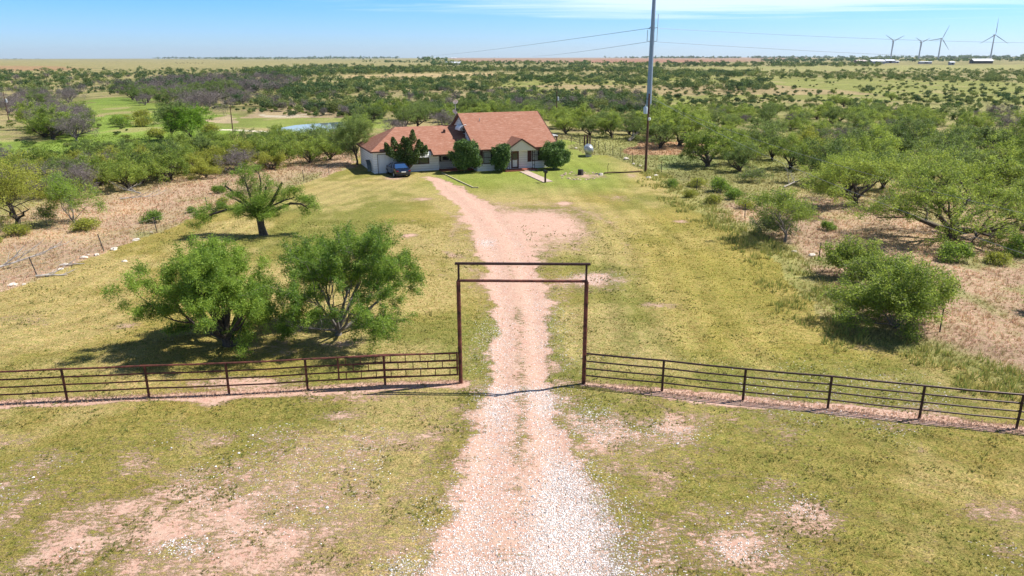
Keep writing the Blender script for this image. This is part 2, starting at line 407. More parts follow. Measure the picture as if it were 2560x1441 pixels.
    bare = bare + .18 * rl * (x > -5) * lawn
    # curved faint tyre marks left of the drive
    for q in ([(1000, 590), (1060, 620), (1085, 660), (1100, 690)], [(905, 545), (930, 520), (1000, 500), (1080, 510), (1130, 540)], [(960, 580), (1000, 560), (1070, 545), (1150, 540)], [(1130, 640), (1060, 600), (1010, 590)], [(870, 560), (880, 520), (950, 490)]):
        d2, _, _ = polydist(x, y, gp(q)); bare = bare + .16 * np.exp(-((d2 + nw1 * .2) / .28) ** 2)
    # rocks laid round the bed
    # gravel
    gr = dm * (.10 + .16 * tr) * ss(30, 24, D) + dm * .10 * tr * ss(75, 45, D)
    for q in [(1440, 1350, 125, 120, .95), (1420, 1190, 60, 50, .42), (1370, 1441, 230, 45, .75), (1240, 1020, 45, 40, .4), (1360, 1005, 40, 40, .35), (1300, 980, 90, 14, .5), (1640, 1080, 110, 30, .22), (1850, 1370, 110, 40, .28),
              (1000, 1420, 60, 24, .5), (460, 1370, 60, 22, .45), (1480, 1050, 50, 50, .3), (1440, 1260, 70, 60, .4), (1480, 695, 60, 16, .25), (2000, 1270, 60, 30, .2), (1090, 1290, 80, 80, .12), (1218, 606, 22, 10, .55), (1240, 850, 50, 90, .15), (1370, 800, 50, 90, .12)]:
        gr = gr + blob(*q)
    grav = np.clip(gr, 0, .95) * (.55 + .9 * n2) + lawn * (.008 + .075 * ss(.52, .68, n1) * ss(34, 26, D))
    # caliche bank of the pond
    mb = inpoly(u0 + nw1 * 10, v0 + nw2 * 2, BANK); c[mb] = lin(.60, .54, .44); bare = np.where(mb, 0, bare); tall = np.where(mb, 0, tall)
    tall = np.clip(tall, 0, 1) * (1 - .0 * dm)
    return c, np.clip(bare, 0, 1), np.clip(grav, 0, 1), tall, lawn, dm, dk[..., 0]
def gz(x, y):
    x = np.asarray(x, float); y = np.asarray(y, float)
    z = (fbm(x / 3, y / 3, 51, 3) - .5) * .10 * ss(300, 120, y)
    d, par, s = polydist(x, y, DRIVE); hw = np.interp(par, range(len(DHW)), DHW)
    z = z - .05 * ss(1.1, .7, d / hw) * np.exp(-((d - hw * .5) / (hw * .25)) ** 2)
    u, v = PX(x, np.maximum(y, 3))
    dp, _, _ = polydist(x, y, PONDW + PONDW[:1]); ip = inpoly(u, v, POND) & (y > 20)
    z = np.where(ip, -.25 - .5 * ss(0, 5, dp), z * ss(0, 3, dp) - .25 * ss(2.5, 0, dp) + .0)
    # low ridges beyond
    z = z + ss(260, 900, y) * (fbm(x / 420, y / 700, 61, 3) - .5) * 3.2
    z = z * 1.0
    return z
def build_ground():
    ys = [-60., -20., 0., 6.]
    y = 9.0
    while y < 14000: ys.append(y); y *= 1.0058
    ys = np.array(ys); nx = 620
    t = np.linspace(-1, 1, nx); hw = np.maximum(ys, 0) * 1.02 + 16
    X = t[None, :] * hw[:, None]; Y = np.repeat(ys[:, None], nx, 1)
    Z = gz(X, Y)
    c, b, g, tl, _, _, _ = ground_fields(X, Y)
    V = np.stack([X, Y, Z], -1).reshape(-1, 3); ny = len(ys)
    i = np.arange(ny - 1)[:, None] * nx + np.arange(nx - 1)[None, :]
    Fc = np.stack([i, i + 1, i + nx + 1, i + nx], -1).reshape(-1, 4)
    m = bpy.data.materials.new('ground'); N, L = nt(m); pb = N['Principled BSDF']; pb.inputs['Roughness'].default_value = .9; pb.inputs['Specular IOR Level'].default_value = .1
    geo = N.new('ShaderNodeNewGeometry')
    def att(nm):
        a = N.new('ShaderNodeAttribute'); a.attribute_name = nm; return a
    def noise(s, det=5, ro=.6, st=None):
        n = N.new('ShaderNodeTexNoise'); n.inputs['Scale'].default_value = s; n.inputs['Detail'].default_value = det; n.inputs['Roughness'].default_value = ro
        if st:
            mp = N.new('ShaderNodeMapping'); mp.inputs['Scale'].default_value = st; L.new(geo.outputs['Position'], mp.inputs[0]); L.new(mp.outputs[0], n.inputs['Vector'])
        else: L.new(geo.outputs['Position'], n.inputs['Vector'])
        return n.outputs['Fac']
    def mth(op, a, b=None, c=None, clamp=False):
        n = N.new('ShaderNodeMath'); n.operation = op; n.use_clamp = clamp
        for i, q in enumerate((a, b, c)):
            if q is None: continue
            if isinstance(q, (int, float)): n.inputs[i].default_value = q
            else: L.new(q, n.inputs[i])
        return n.outputs[0]
    def mr(v, a, b, c=0., d=1.):
        n = N.new('ShaderNodeMapRange'); n.inputs[1].default_value = a; n.inputs[2].default_value = b; n.inputs[3].default_value = c; n.inputs[4].default_value = d; L.new(v, n.inputs[0]); return n.outputs[0]
    def mix(f, a, b, bt='MIX'):
        n = N.new('ShaderNodeMix'); n.data_type = 'RGBA'; n.blend_type = bt
        for nm, q in (('Factor', f), ('A', a), ('B', b)):
            if isinstance(q, float): n.inputs[nm].default_value = q
            elif isinstance(q, tuple): n.inputs[nm].default_value = (*q, 1)
            else: L.new(q, n.inputs[nm])
        return n.outputs['Result']
    col = att('Col').outputs['Color']; mk = att('mask'); sp_ = N.new('ShaderNodeSeparateColor'); L.new(mk.outputs['Color'], sp_.inputs[0])
    mb_, mg, mt = sp_.outputs[0], sp_.outputs[1], sp_.outputs[2]
    nf = noise(14, 6, .75); nm_ = noise(3.2, 6, .7); nl = noise(.9, 5, .65); nh = noise(45, 3, .8)
    # grass: strong fine mottling between thatch, green and shadowed gaps
    g1 = mix(mr(nf, .38, .62), (.50, .54, .44), (1.38, 1.33, 1.36)); base = mix(1.0, col, g1, 'MULTIPLY')
    g2 = mix(mr(nm_, .36, .64), (.70, .82, .62), (1.22, 1.10, 1.25)); base = mix(1.0, base, g2, 'MULTIPLY')
    g3 = mix(mr(nh, .38, .62), (.70, .70, .68), (1.28, 1.28, 1.26)); base = mix(1.0, base, g3, 'MULTIPLY')
    base = mix(mr(noise(2.1, 6, .75, (.6, 1., 1.)), .50, .66, 0., .55), base, mix(1.0, base, (.62, .52, .46), 'MULTIPLY'))
    # rough country: darker tufts
    tuft = mth('MULTIPLY', mr(noise(1.7, 6, .75), .50, .62), mth('MULTIPLY', mt, .16)); base = mix(tuft, base, mix(1.0, base, (.50, .60, .42), 'MULTIPLY'))
    # bare soil showing through
    nst = noise(7.5, 6, .75, (.45, 1.0, 1.0))
    nb = mth('ADD', mth('MULTIPLY', nl, .25), mth('ADD', mth('MULTIPLY', nst, .45), mth('MULTIPLY', nf, .30)))
    thr = mth('MULTIPLY_ADD', mb_, .36, .315)
    sf = mth('MULTIPLY_ADD', mth('SUBTRACT', thr, nb), 14.0, 0.25, clamp=True)
    soilc = mix(mr(noise(1.3, 5, .6), .35, .65), (.455, .30, .225), (.44, .25, .19))
    soilc = mix(mr(noise(6, 6, .7), .4, .62, 0., .55), soilc, (.53, .40, .32)); soilc = mix(1.0, soilc, mix(mr(nh, .35, .65), (.85, .85, .85), (1.12, 1.12, 1.12)), 'MULTIPLY')
    base = mix(sf, base, soilc)
    # gravel: cells picked at random are pale stones with dark gaps
    vo = N.new('ShaderNodeTexVoronoi'); vo.inputs['Scale'].default_value = 20; L.new(geo.outputs['Position'], vo.inputs['Vector'])
    sc_ = N.new('ShaderNodeSeparateColor'); L.new(vo.outputs['Color'], sc_.inputs[0])
    gf = mth('MULTIPLY', mth('MULTIPLY_ADD', mth('SUBTRACT', mth('MULTIPLY', mg, 1.05), sc_.outputs[0]), 20., 0., clamp=True), mr(vo.outputs['Distance'], .62, .42))
    stone = mix(sc_.outputs[1], (.50, .44, .41), (.82, .78, .77)); stone = mix(mr(sc_.outputs[2], .75, .95), stone, (.30, .25, .22))
    gapm = mth('MULTIPLY', mr(mg, .35, .8), .45); base = mix(gapm, base, (.47, .37, .32))
    base = mix(gf, base, stone)
    L.new(base, pb.inputs['Base Color'])
    bp = N.new('ShaderNodeBump'); bp.inputs['Distance'].default_value = .07; bp.inputs['Strength'].default_value = .85
    grassh = mth('MULTIPLY', mth('ADD', mth('MULTIPLY', nf, .8), mth('MULTIPLY', nh, .5)), mth('SUBTRACT', 1.0, mth('MULTIPLY', sf, .7)))
    hh = mth('ADD', grassh, mth('ADD', mth('MULTIPLY', gf, .35), mth('MULTIPLY', nm_, 1.2))); L.new(hh, bp.inputs['Height']); L.new(bp.outputs[0], pb.inputs['Normal'])
    me = arr_mesh('ground', V, Fc, m, True, color=c.reshape(-1, 3), mask=np.stack([b, g, tl], -1).reshape(-1, 3))
    tag(link('ground', me), kind='structure')
build_ground()
def gzz(x, y): return float(gz(np.array([x]), np.array([y]))[0])

# pond water
mw = pmat('pond_water', (.10, .15, .14), .06, spec=.9, noise=.2, nscale=.15, bump=.06, bscale=1.2)
cw = np.mean(PONDW, 0); ring = [tuple(np.array(p) + (np.array(p) - cw) * .03) for p in PONDW]
vs = [(*p, -.2) for p in ring] + [(cw[0], cw[1], -.2)]
b = MB(); b.add(vs, [(i, (i + 1) % len(ring), len(ring)) for i in range(len(ring))])
me = bpy.data.meshes.new('pond'); 
if (Vector(vs[1]) - Vector(vs[0])).cross(Vector(vs[-1]) - Vector(vs[0])).z < 0: b.f = [f[::-1] for f in b.f]
tag(b.build('pond', mw), kind='structure')

# ------------------------------------------------------------------ foliage machinery
def rot_about(d, axis, a):
    return (d * math.cos(a) + axis.cross(d) * math.sin(a) + axis * axis.dot(d) * (1 - math.cos(a)))
class Tree:
    def __init__(s, seed, levels=4, limbs=5, spread=(30, 62), trunk=.5, L=2.0, lr=.68, kids=(3, 4), wig=.28, up=.10, droop=0.0, tr=.22, ang=(25, 55), lean=(0, 0)):
        s.r = random.Random(seed); s.lines = []; s.twigs = []
        s.levels = levels; s.lr = lr; s.kids = kids; s.wig = wig; s.up = up; s.droop = droop; s.ang = ang
        R = s.r; top = Vector((lean[0] * trunk, lean[1] * trunk, trunk))
        s.lines.append(([Vector((0, 0, -.3)), Vector((0, 0, .02)) , top * .5 + Vector((.04, 0, 0)), top], [tr * 1.5, tr * 1.2, tr, tr * .85]))
        a0 = R.uniform(0, 6.28)
        for k in range(limbs):
            az = a0 + 2 * PI * k / limbs + R.uniform(-.35, .35); el = math.radians(R.uniform(*spread))
            if k == 0 and limbs > 3: el *= .35
            d = Vector((math.sin(el) * math.cos(az) + lean[0] * .6, math.sin(el) * math.sin(az) + lean[1] * .6, math.cos(el))).normalized()
            s.grow(top - Vector((0, 0, R.uniform(0, trunk * .5))), d, L * R.uniform(.8, 1.15), tr * R.uniform(.45, .62), 1)
    def grow(s, p, d, Ln, r, lv):
        R = s.r; n = 6 if lv < 3 else 4; pts = [p.copy()]; rad = [r]
        for i in range(n):
            j = Vector((R.gauss(0, 1), R.gauss(0, 1), R.gauss(0, 1) * .7)) * s.wig
            d = (d + j + Vector((0, 0, s.up if lv < 3 else s.up - s.droop))).normalized()
            p = p + d * (Ln / n)
            if p.z < .25: p.z = .25 + R.random() * .1; d.z = abs(d.z)
            pts.append(p.copy()); rad.append(r * (1 - .62 * (i + 1) / n))
        s.lines.append((pts, rad))
        if lv >= s.levels - 1: s.twigs.append((pts, lv))
        if lv < s.levels:
            k = R.randint(*s.kids)
            for q in range(k):
                t = .35 + .65 * (q + R.random()) / k; i = min(n - 1, int(t * n)); f = t * n - i
                b0 = pts[i].lerp(pts[i + 1], min(1, f)); dd = (pts[i + 1] - pts[i]).normalized()
                ax = dd.cross(Vector((R.gauss(0, 1), R.gauss(0, 1), R.gauss(0, 1)))).normalized()
                s.grow(b0, rot_about(dd, ax, math.radians(R.uniform(*s.ang))), Ln * s.lr * R.uniform(.75, 1.2), max(.008, rad[i] * .62), lv + 1)
    def fit(s, rx, ry, h, cx=None, cy=None):
        A = np.array([p for t, _ in s.twigs for p in t]); lo = np.percentile(A, 3, 0); hi = np.percentile(A, 97, 0)
        sx = 2 * rx / (hi[0] - lo[0]); sy = 2 * ry / (hi[1] - lo[1]); sz = h / hi[2]
        mx = 0; my = 0
        if cx is not None: mx = cx - (hi[0] + lo[0]) / 2 * sx; my = (cy or 0) - (hi[1] + lo[1]) / 2 * sy
        def T(p):
            k = min(1, max(0, p.z * sz / (h * .6))); return Vector((p.x * sx + mx * k, p.y * sy + my * k, p.z * sz))
        s.lines = [([T(p) for p in a], b) for a, b in s.lines]; s.twigs = [([T(p) for p in a], l) for a, l in s.twigs]
        return s
    def wood(s, minr=0.0, sides=5, rs=1.0):
        V = []; Fc = []; o = 0
        for pts, rad in s.lines:
            if max(rad) * rs < minr: continue
            n = sides if max(rad) < .07 else sides + 2
            if max(rad) < .02: n = 3
            x = None
            for i, p in enumerate(pts):
                d = (pts[min(i + 1, len(pts) - 1)] - pts[max(i - 1, 0)])
                if d.length < 1e-6: d = Vector((0, 0, 1))
                d.normalize()
                if x is None: x = d.cross(Vector((.3, .5, .8)))
                x = (x - d * x.dot(d)).normalized(); y = d.cross(x)
                for k in range(n):
                    a = 2 * PI * k / n; q = p + (x * math.cos(a) + y * math.sin(a)) * rad[i] * rs; V.append((q.x, q.y, q.z))
            for i in range(len(pts) - 1):
                for k in range(n):
                    k2 = (k + 1) % n; Fc.append((o + i * n + k, o + i * n + k2, o + (i + 1) * n + k2, o + (i + 1) * n + k))
            o = len(V)
        return V, Fc
    def leaves(s, n, size, seed, sig=.16, dens_z=None, wid=.42, droop=.35, keep=1.0):
        g = np.random.default_rng(seed)
        tw = [t for t in s.twigs if g.random() < keep]
        Ls = np.array([sum((t[i + 1] - t[i]).length for i in range(len(t) - 1)) * (1.0 if lv >= s.levels else .5) for t, lv in tw])
        cnt = np.maximum(1, (n * Ls / Ls.sum())).astype(int)
        C = []; T = []
        for (t, lv), k in zip(tw, cnt):
            A = np.array([tuple(p) for p in t]); q = g.random(k) ** .75 * (len(t) - 1.001); i = q.astype(int); f = (q - i)[:, None]
            C.append(A[i] * (1 - f) + A[i + 1] * f + g.normal(0, sig, (k, 3)) * (1, 1, .8)); T.append(np.clip(g.normal(.5, .30) + g.normal(0, .18, k), 0, 1))
        C = np.concatenate(C); T = np.concatenate(T)
        return quads(C, size, T, g, wid, droop)
def quads(C, size, T, g, wid=.42, droop=.35):
    n = len(C); a = g.normal(0, 1, (n, 3)); a[:, 2] = a[:, 2] * .7 - droop; a /= np.linalg.norm(a, axis=1)[:, None]
    b = np.cross(a, g.normal(0, 1, (n, 3))); b /= np.linalg.norm(b, axis=1)[:, None]
    sz = np.broadcast_to(np.asarray(size), (n,))[:, None] * g.uniform(.6, 1.35, (n, 1)); a = a * sz * .5; b = b * sz * .5 * wid
    V = np.stack([C - a, C + b * 1.0 - a * .1, C + a, C - b - a * .1], 1).reshape(-1, 3)
    return V, np.arange(n * 4).reshape(-1, 4), np.repeat(T, 4)
bark = pmat('bark', (.075, .058, .045), .9, noise=.5, nscale=9, bump=.6, bscale=14)
barkg = pmat('grey_bark', (.17, .15, .135), .9, noise=.35, nscale=9, bump=.4, bscale=18)
m_mesq = leafmat('mesquite_leaf', (.075, .155, .018), (.275, .39, .055), .42)
m_mesp = leafmat('mesquite_leaf_pale', (.10, .165, .022), (.33, .41, .07), .42)
m_mesy = leafmat('mesquite_leaf_yellow', (.17, .205, .022), (.39, .41, .07), .42)
m_mesd = leafmat('mesquite_leaf_dark', (.07, .125, .028), (.21, .28, .065), .38)
m_bri = leafmat('bright_leaf', (.09, .20, .012), (.22, .37, .035), .38)
m_jun = leafmat('juniper_leaf', (.03, .065, .012), (.17, .235, .045), .1)
m_ever = leafmat('evergreen_leaf', (.022, .065, .013), (.20, .31, .075), .10)
def tree_obj(name, T, nleaf, size, lm, wm, seed, label=None, cat='tree', group=None, loc=(0, 0, 0), rz=0, sig=.16, minr=0, keep=1., rs=1., wid=.42):
    r = empty(name, loc, rz, label, cat, group)
    V, Fc = T.wood(minr, rs=rs); link('trunk', arr_mesh('trunk', V, Fc, wm, True), r)
    if nleaf:
        V, Fc, tt = T.leaves(nleaf, size, seed, sig, keep=keep, wid=wid); link('crown', arr_mesh('crown', V, Fc, lm, False, tint=tt), r)
    return r

# ---- the hero trees of the yard
def at(px, py): x, y = G(px, py); return (x, y, gzz(x, y))
T = Tree(11, 5, 11, (12, 76), .45, 2.6, .64, (3, 4), .13, .07, .12, .30, ang=(18, 44), lean=(-.12, .0)).fit(2.6, 2.6, 4.6, -1.0, .2)
tree_obj('mesquite_tree', T, 125000, .115, m_mesq, bark, 1, 'wide green mesquite with thick leaning dark trunk, left one of the pair inside the fence', 'tree', 'mesquites on the mown lawn', at(575, 862), sig=.12, wid=.28, keep=1.)
T = Tree(23, 5, 11, (10, 76), .2, 2.9, .64, (3, 4), .12, .06, .10, .15, ang=(18, 42)).fit(3.2, 3.0, 4.85, .35, .2)
tree_obj('mesquite_tree', T, 125000, .115, m_mesq, barkg, 2, 'many-stemmed spreading green mesquite, the one of the pair nearer the pipe gateway', 'tree', 'mesquites on the mown lawn', at(845, 838), sig=.11, wid=.28, keep=.85)
# pollarded mesquite: stout trunk, cut-back bare limbs, tufts of leaves
r3 = empty('mesquite_tree', at(657, 588), 0, 'old cut-back mesquite with stout trunk, bare upright stubs and long side limbs', 'tree', 'mesquites on the mown lawn')
T3 = Tree(5, 1, 0, trunk=1.9, tr=.34)
T3.lines = [([Vector((.12, 0, -.3)), Vector((.05, 0, .1)), Vector((-.05, 0, .8)), Vector((-.1, .05, 1.7)), Vector((-.1, 0, 2.1))], [.44, .34, .27, .30, .2])]
def limb(pts, r0, r1, leafy=0, kids=0, twr=.9, sd=0):
    P_ = [Vector(p) for p in pts]; n = len(P_); T3.lines.append((P_, [r0 + (r1 - r0) * i / (n - 1) for i in range(n)]))
    T3.r = random.Random(sd + 100); T3.levels = 3; T3.lr = .7; T3.kids = (2, 3); T3.wig = .2; T3.up = .12; T3.droop = .1; T3.ang = (25, 60)
    for q in range(kids):
        t = leafy + (1 - leafy) * (q + .5) / kids; i = min(n - 2, int(t * (n - 1))); f = t * (n - 1) - i
        d = (P_[i + 1] - P_[i]).normalized(); ax = d.cross(Vector((T3.r.gauss(0, 1), T3.r.gauss(0, 1), T3.r.gauss(0, 1)))).normalized()
        T3.grow(P_[i].lerp(P_[i + 1], f), rot_about(d, ax, T3.r.uniform(.4, 1.1)), twr, .03, 1)
limb([(-.1, 0, 1.7), (-1.2, -.3, 2.5), (-2.3, -.4, 2.35), (-3.4, -.5, 2.0), (-4.2, -.6, 1.5)], .17, .05, .62, 9, .75, 1)
limb([(0, 0, 1.8), (1.3, .2, 2.3), (2.2, .3, 2.75), (3.0, .3, 2.7), (3.5, .3, 2.3)], .15, .05, .55, 8, .75, 2)
limb([(0, 0, 1.8), (.9, .1, 2.9), (1.35, .2, 3.8), (1.75, .2, 4.6)], .15, .09, .1, 2, .5, 3)
limb([(0, .1, 1.9), (.35, .2, 3.2), (.55, .2, 4.3)], .12, .07, .2, 4, .6, 4)
limb([(-.1, .1, 1.9), (-.1, .4, 3.2), (.1, .5, 4.6), (.0, .5, 5.6)], .12, .03, .3, 3, .6, 5)
limb([(-.1, 0, 1.8), (-1.1, .3, 2.9), (-2.0, .5, 3.7), (-2.6, .5, 4.3)], .15, .06, .2, 2, .5, 6)
limb([(-.1, 0, 1.8), (-.7, .3, 3.1), (-1.0, .6, 4.2), (-1.2, .8, 5.0)], .13, .04, .15, 11, .8, 7)
limb([(-.1, 0, 1.8), (-.9, -.3, 2.7), (-1.6, -.2, 3.2), (-2.1, 0, 3.4)], .12, .04, .3, 5, .6, 8)
limb([(0, 0, 1.8), (.9, -.2, 2.6), (1.9, .0, 3.1), (2.6, .1, 3.3)], .1, .03, .4, 7, .7, 9)
limb([(0, -.2, 1.3), (.3, -.6, 1.8), (.8, -.9, 2.0)], .06, .03, .1, 9, .8, 10)
limb([(-.1, -.2, 1.4), (-.4, -.6, 1.9), (-1., -.8, 1.9)], .06, .03, .1, 9, .8, 11)
limb([(0, -.2, 1.6), (0, -.6, 2.3), (.1, -.8, 2.9)], .06, .03, .1, 8, .8, 12)
T3.lines = [([Vector((p.x * 1.04, p.y, p.z * .88)) for p in a], b) for a, b in T3.lines]; T3.twigs = [([Vector((p.x * 1.04, p.y, p.z * .88)) for p in a], l) for a, l in T3.twigs]
V, Fc = T3.wood(0); link('trunk', arr_mesh('trunk', V, Fc, bark, True), r3)
V, Fc, tt = T3.leaves(36000, .12, 3, .17, wid=.28); link('crown', arr_mesh('crown', V, Fc, m_mesq, tint=tt), r3)

def solo(name, seed, px, py, rx, ry, h, n, sz, lm, wm, label, cat='tree', group=None, cx=None, lev=5, limbs=5, spread=(25, 62), trunk=.6, tr=.15, sig=.14, wig=.2, lean=(0, 0), kids=(3, 4), up=.10, droop=.08, rs=1.):
    T = Tree(seed, lev, limbs, spread, trunk, 2.2, .67, kids, wig, up, droop, tr, lean=lean).fit(rx, ry, h, cx, 0)
    return tree_obj(name, T, n, sz, lm, wm, seed, label, cat, group, at(px, py), sig=sig, rs=rs, wid=.38)
RG = 'mesquites and brush in the dry grass right of the lawn'
solo('mesquite_tree', 31, 1962, 605, 2.0, 2.0, 3.7, 13000, .13, m_mesp, barkg, 'slender young mesquite with thin forked trunk at the right lawn edge', group=RG, limbs=4, trunk=1.1, tr=.10, spread=(15, 42))
solo('mesquite_tree', 37, 2375, 598, 5.2, 4.6, 5.6, 42000, .14, m_mesp, bark, 'large spreading mesquite on dark forked trunk in the dry grass at far right', group=RG, limbs=7, trunk=.7, tr=.34, spread=(30, 72), cx=-.3, rs=1.2)
solo('mesquite_tree', 41, 2560, 575, 3.2, 3.2, 4.2, 18000, .14, m_mesp, bark, 'leaning mesquite cut by the right picture edge beside the large spreading one', group=RG, limbs=5, trunk=.5, tr=.25, spread=(35, 70), lean=(.3, 0))
solo('mesquite_tree', 43, 2135, 515, 4.3, 4.0, 4.5, 28000, .15, m_mesp, bark, 'broad mesquite with low dark limbs behind the slender young mesquite', group=RG, limbs=6, trunk=.6, tr=.26, spread=(30, 70))
solo('mesquite_shrub', 47, 2118, 692, 1.4, 1.3, 2.2, 14000, .13, m_mesp, barkg, 'small rounded mesquite shrub behind the big bushy one near the right fence', 'shrub', RG, limbs=7, trunk=.1, tr=.05, spread=(10, 60))
solo('mesquite_shrub', 53, 2240, 820, 2.2, 2.1, 3.1, 52000, .12, m_mesp, barkg, 'big bushy mesquite shrub in the grass behind the right pipe fence', 'shrub', RG, limbs=13, trunk=.1, tr=.06, spread=(8, 80))
solo('mesquite_shrub', 59, 1930, 590, 1.5, 1.4, 1.7, 5000, .14, m_mesd, barkg, 'low dark green brush at the foot of the slender young mesquite', 'shrub', RG, limbs=8, trunk=.05, tr=.03, spread=(20, 70))
solo('mesquite_shrub', 61, 2190, 740, 1.5, 1.3, 2.2, 14000, .13, m_mesp, barkg, 'light green shrub joining the small rounded one to the big bushy one', 'shrub', RG, limbs=8, trunk=.1, tr=.05, spread=(8, 60))
solo('mesquite_shrub', 63, 1880, 455, 1.4, 1.2, 1.4, 4000, .14, m_mesd, barkg, 'low green brush clump in dry grass below the right thicket', 'shrub', RG, limbs=8, trunk=.05, tr=.03, spread=(20, 70))
LG = 'brush in the dry grass left of the lawn'
solo('mesquite_tree', 67, 45, 562, 3.2, 3.0, 5.0, 20000, .15, m_mesy, bark, 'yellow-green mesquite with forked dark trunk at the left picture edge', group=LG, limbs=5, trunk=.8, tr=.2, spread=(18, 55))
solo('mesquite_tree', 71, 185, 560, 1.8, 1.8, 3.8, 12000, .13, m_mesq, barkg, 'young green mesquite beside the yellow-green one in the dry grass', group=LG, limbs=6, trunk=.3, tr=.08, spread=(8, 40))
solo('mesquite_shrub', 73, 118, 565, .6, .6, 1.6, 2200, .12, m_mesq, barkg, 'smallest green shrub between the two mesquites at far left', 'shrub', LG, limbs=4, trunk=.1, tr=.03, spread=(8, 35))
solo('mesquite_tree', 79, 893, 412, 2.2, 2.0, 5.6, 22000, .15, m_mesd, bark, 'dark green multi-trunked tree standing behind the left end of the house', group='trees round the house', limbs=6, trunk=.6, tr=.14, spread=(6, 34))
solo('mesquite_tree', 83, 430, 352, 3.2, 3.0, 6.0, 16000, .2, m_mesd, bark, 'dark green tree on the green flat, left of the bright one', group='trees on the green flat', limbs=5, trunk=1.2, tr=.16, spread=(12, 45))
solo('hackberry_tree', 89, 480, 352, 3.0, 3.0, 5.2, 20000, .2, m_bri, bark, 'bright green dense tree alone on the green flat left of the pond', group='trees on the green flat', limbs=8, trunk=.3, tr=.14, spread=(6, 60))

# ---- juniper and clipped evergreens at the house
def clumpy(C, R_, n, size, g, up=.5):
    """leaves on and in an ellipsoid lobe"""
    d = g.normal(0, 1, (n, 3)); d /= np.linalg.norm(d, axis=1)[:, None]; r = g.random(n) ** .33
    return np.array(C) + d * r[:, None] * np.array(R_)
rj = empty('juniper_tree', at(1022, 434), 0, 'dark green juniper with pointed flaring lobes in front of the garage', 'tree', 'trees round the house')
mbj = MB(); lobes = []
g = np.random.default_rng(5)
spec = [(-2.2, .1, 3.3, -.5, 1.0), (-1.5, .2, 3.9, -.3, 1.1), (-1.7, -.5, 2.9, -.4, 1.0), (-.8, -.2, 3.1, -.1, 1.2), (.6, .1, 4.7, .05, 1.3), (.2, -.3, 3.6, 0, 1.3), (1.2, .1, 3.6, .2, 1.2), (1.8, 0, 3.0, .45, 1.0), (1.0, -.5, 2.7, .2, 1.0), (-1.0, -.4, 2.4, -.2, .9), (-.1, .5, 3.8, 0, 1.2), (1.4, .4, 3.3, .3, 1.0), (-2.0, .3, 2.7, -.5, .8), (.5, -.6, 2.3, .1, .9), (-.4, .2, 4.0, -.1, 1.0)]
for x_, y_, zt, lx, hh in spec:
    base = Vector((x_ * .15, y_ * .15, 1.0)); tip = Vector((x_, y_, zt - .5)); mbj.tube([Vector((0, 0, .5)), base.lerp(tip, .4) + Vector((0, 0, -.1)), tip], [.12, .07, .02], 6)
    n = 950; t = g.random(n) ** .8; rad = .55 * (1 - t) ** .6 * (.4 + .6 * np.minimum(1, t * 5)) + .05; a = g.random(n) * 6.283; rr = g.random(n) ** .5 * rad
    hgt = hh * 1.25; C = np.stack([x_ + lx * t * .8 + rr * np.cos(a), y_ + rr * np.sin(a), zt - hgt * .75 + t * hgt], 1); lobes.append(C)
    n = 300; t = g.random(n)[:, None]; C = np.array(tuple(base)) * (1 - t) + np.array([x_, y_, zt - hgt * .5]) * t + g.normal(0, .22, (n, 3)); C = C[C[:, 2] > 1.1]; lobes.append(C)
mbj.tube([(0, 0, -.2), (.02, 0, .5), (-.15, 0, .9), (-.4, 0, 1.4)], [.2, .15, .13, .1], 8).tube([(.02, 0, .4), (.2, 0, 1.0), (.3, 0, 1.6)], [.13, .1, .08], 8)
mbj.build('trunk', bark, rj, True)
C = np.concatenate(lobes); V, Fc, tt = quads(C, .19, np.clip(g.normal(.45, .25, len(C)), 0, 1), g, .45, -.6)
link('crown', arr_mesh('crown', V, Fc, m_jun, tint=tt), rj)
def evergreen(px, py, rx, ry, h, label, seed, n=17000):
    g = np.random.default_rng(seed); r = empty('evergreen_shrub', at(px, py), 0, label, 'shrub', 'evergreen shrubs along the house front')
    CC = []
    for k in range(46):
        a = g.random() * 6.28; q = g.random() ** .5 * .86; z = .2 + .74 * g.random(); s = math.sqrt(max(.05, 1 - ((z - .52) / .54) ** 2)) * (.8 if z < .3 else 1.)
        CC.append(clumpy((rx * q * s * math.cos(a), ry * q * s * math.sin(a), z * h), (rx * .27, ry * .27, h * .14), n // 46, 0, g))
    C = np.concatenate(CC); C[:, 2] = np.maximum(C[:, 2], .05)
    top = C[:, 2] / h
    C = C + g.normal(0, .09, C.shape); V, Fc, tt = quads(C, .23, np.clip(g.normal(.4, .34, len(C)), 0, 1), g, .36, -.9); link('crown', arr_mesh('crown', V, Fc, m_ever, tint=tt), r)
    m = MB()
    for k in range(9):
        a = k * .7; m.tube([(0, 0, -.1), (.2 * math.cos(a), .2 * math.sin(a), h * .3), (rx * .55 * math.cos(a), ry * .55 * math.sin(a), h * .75)], [.05, .04, .015], 5)
    m.build('stem', bark, r, True)
evergreen(1164, 432, 1.95, 1.5, 3.6, 'large rounded evergreen shrub where the house wing meets the main gable', 3, 24000)
evergreen(1254, 431, 1.3, 1.2, 3.2, 'narrower evergreen shrub between the front window and the porch', 4, 17000)
evergreen(1384, 423, 1.9, 1.5, 3.2, 'rounded evergreen shrub at the right corner of the house', 5, 24000)

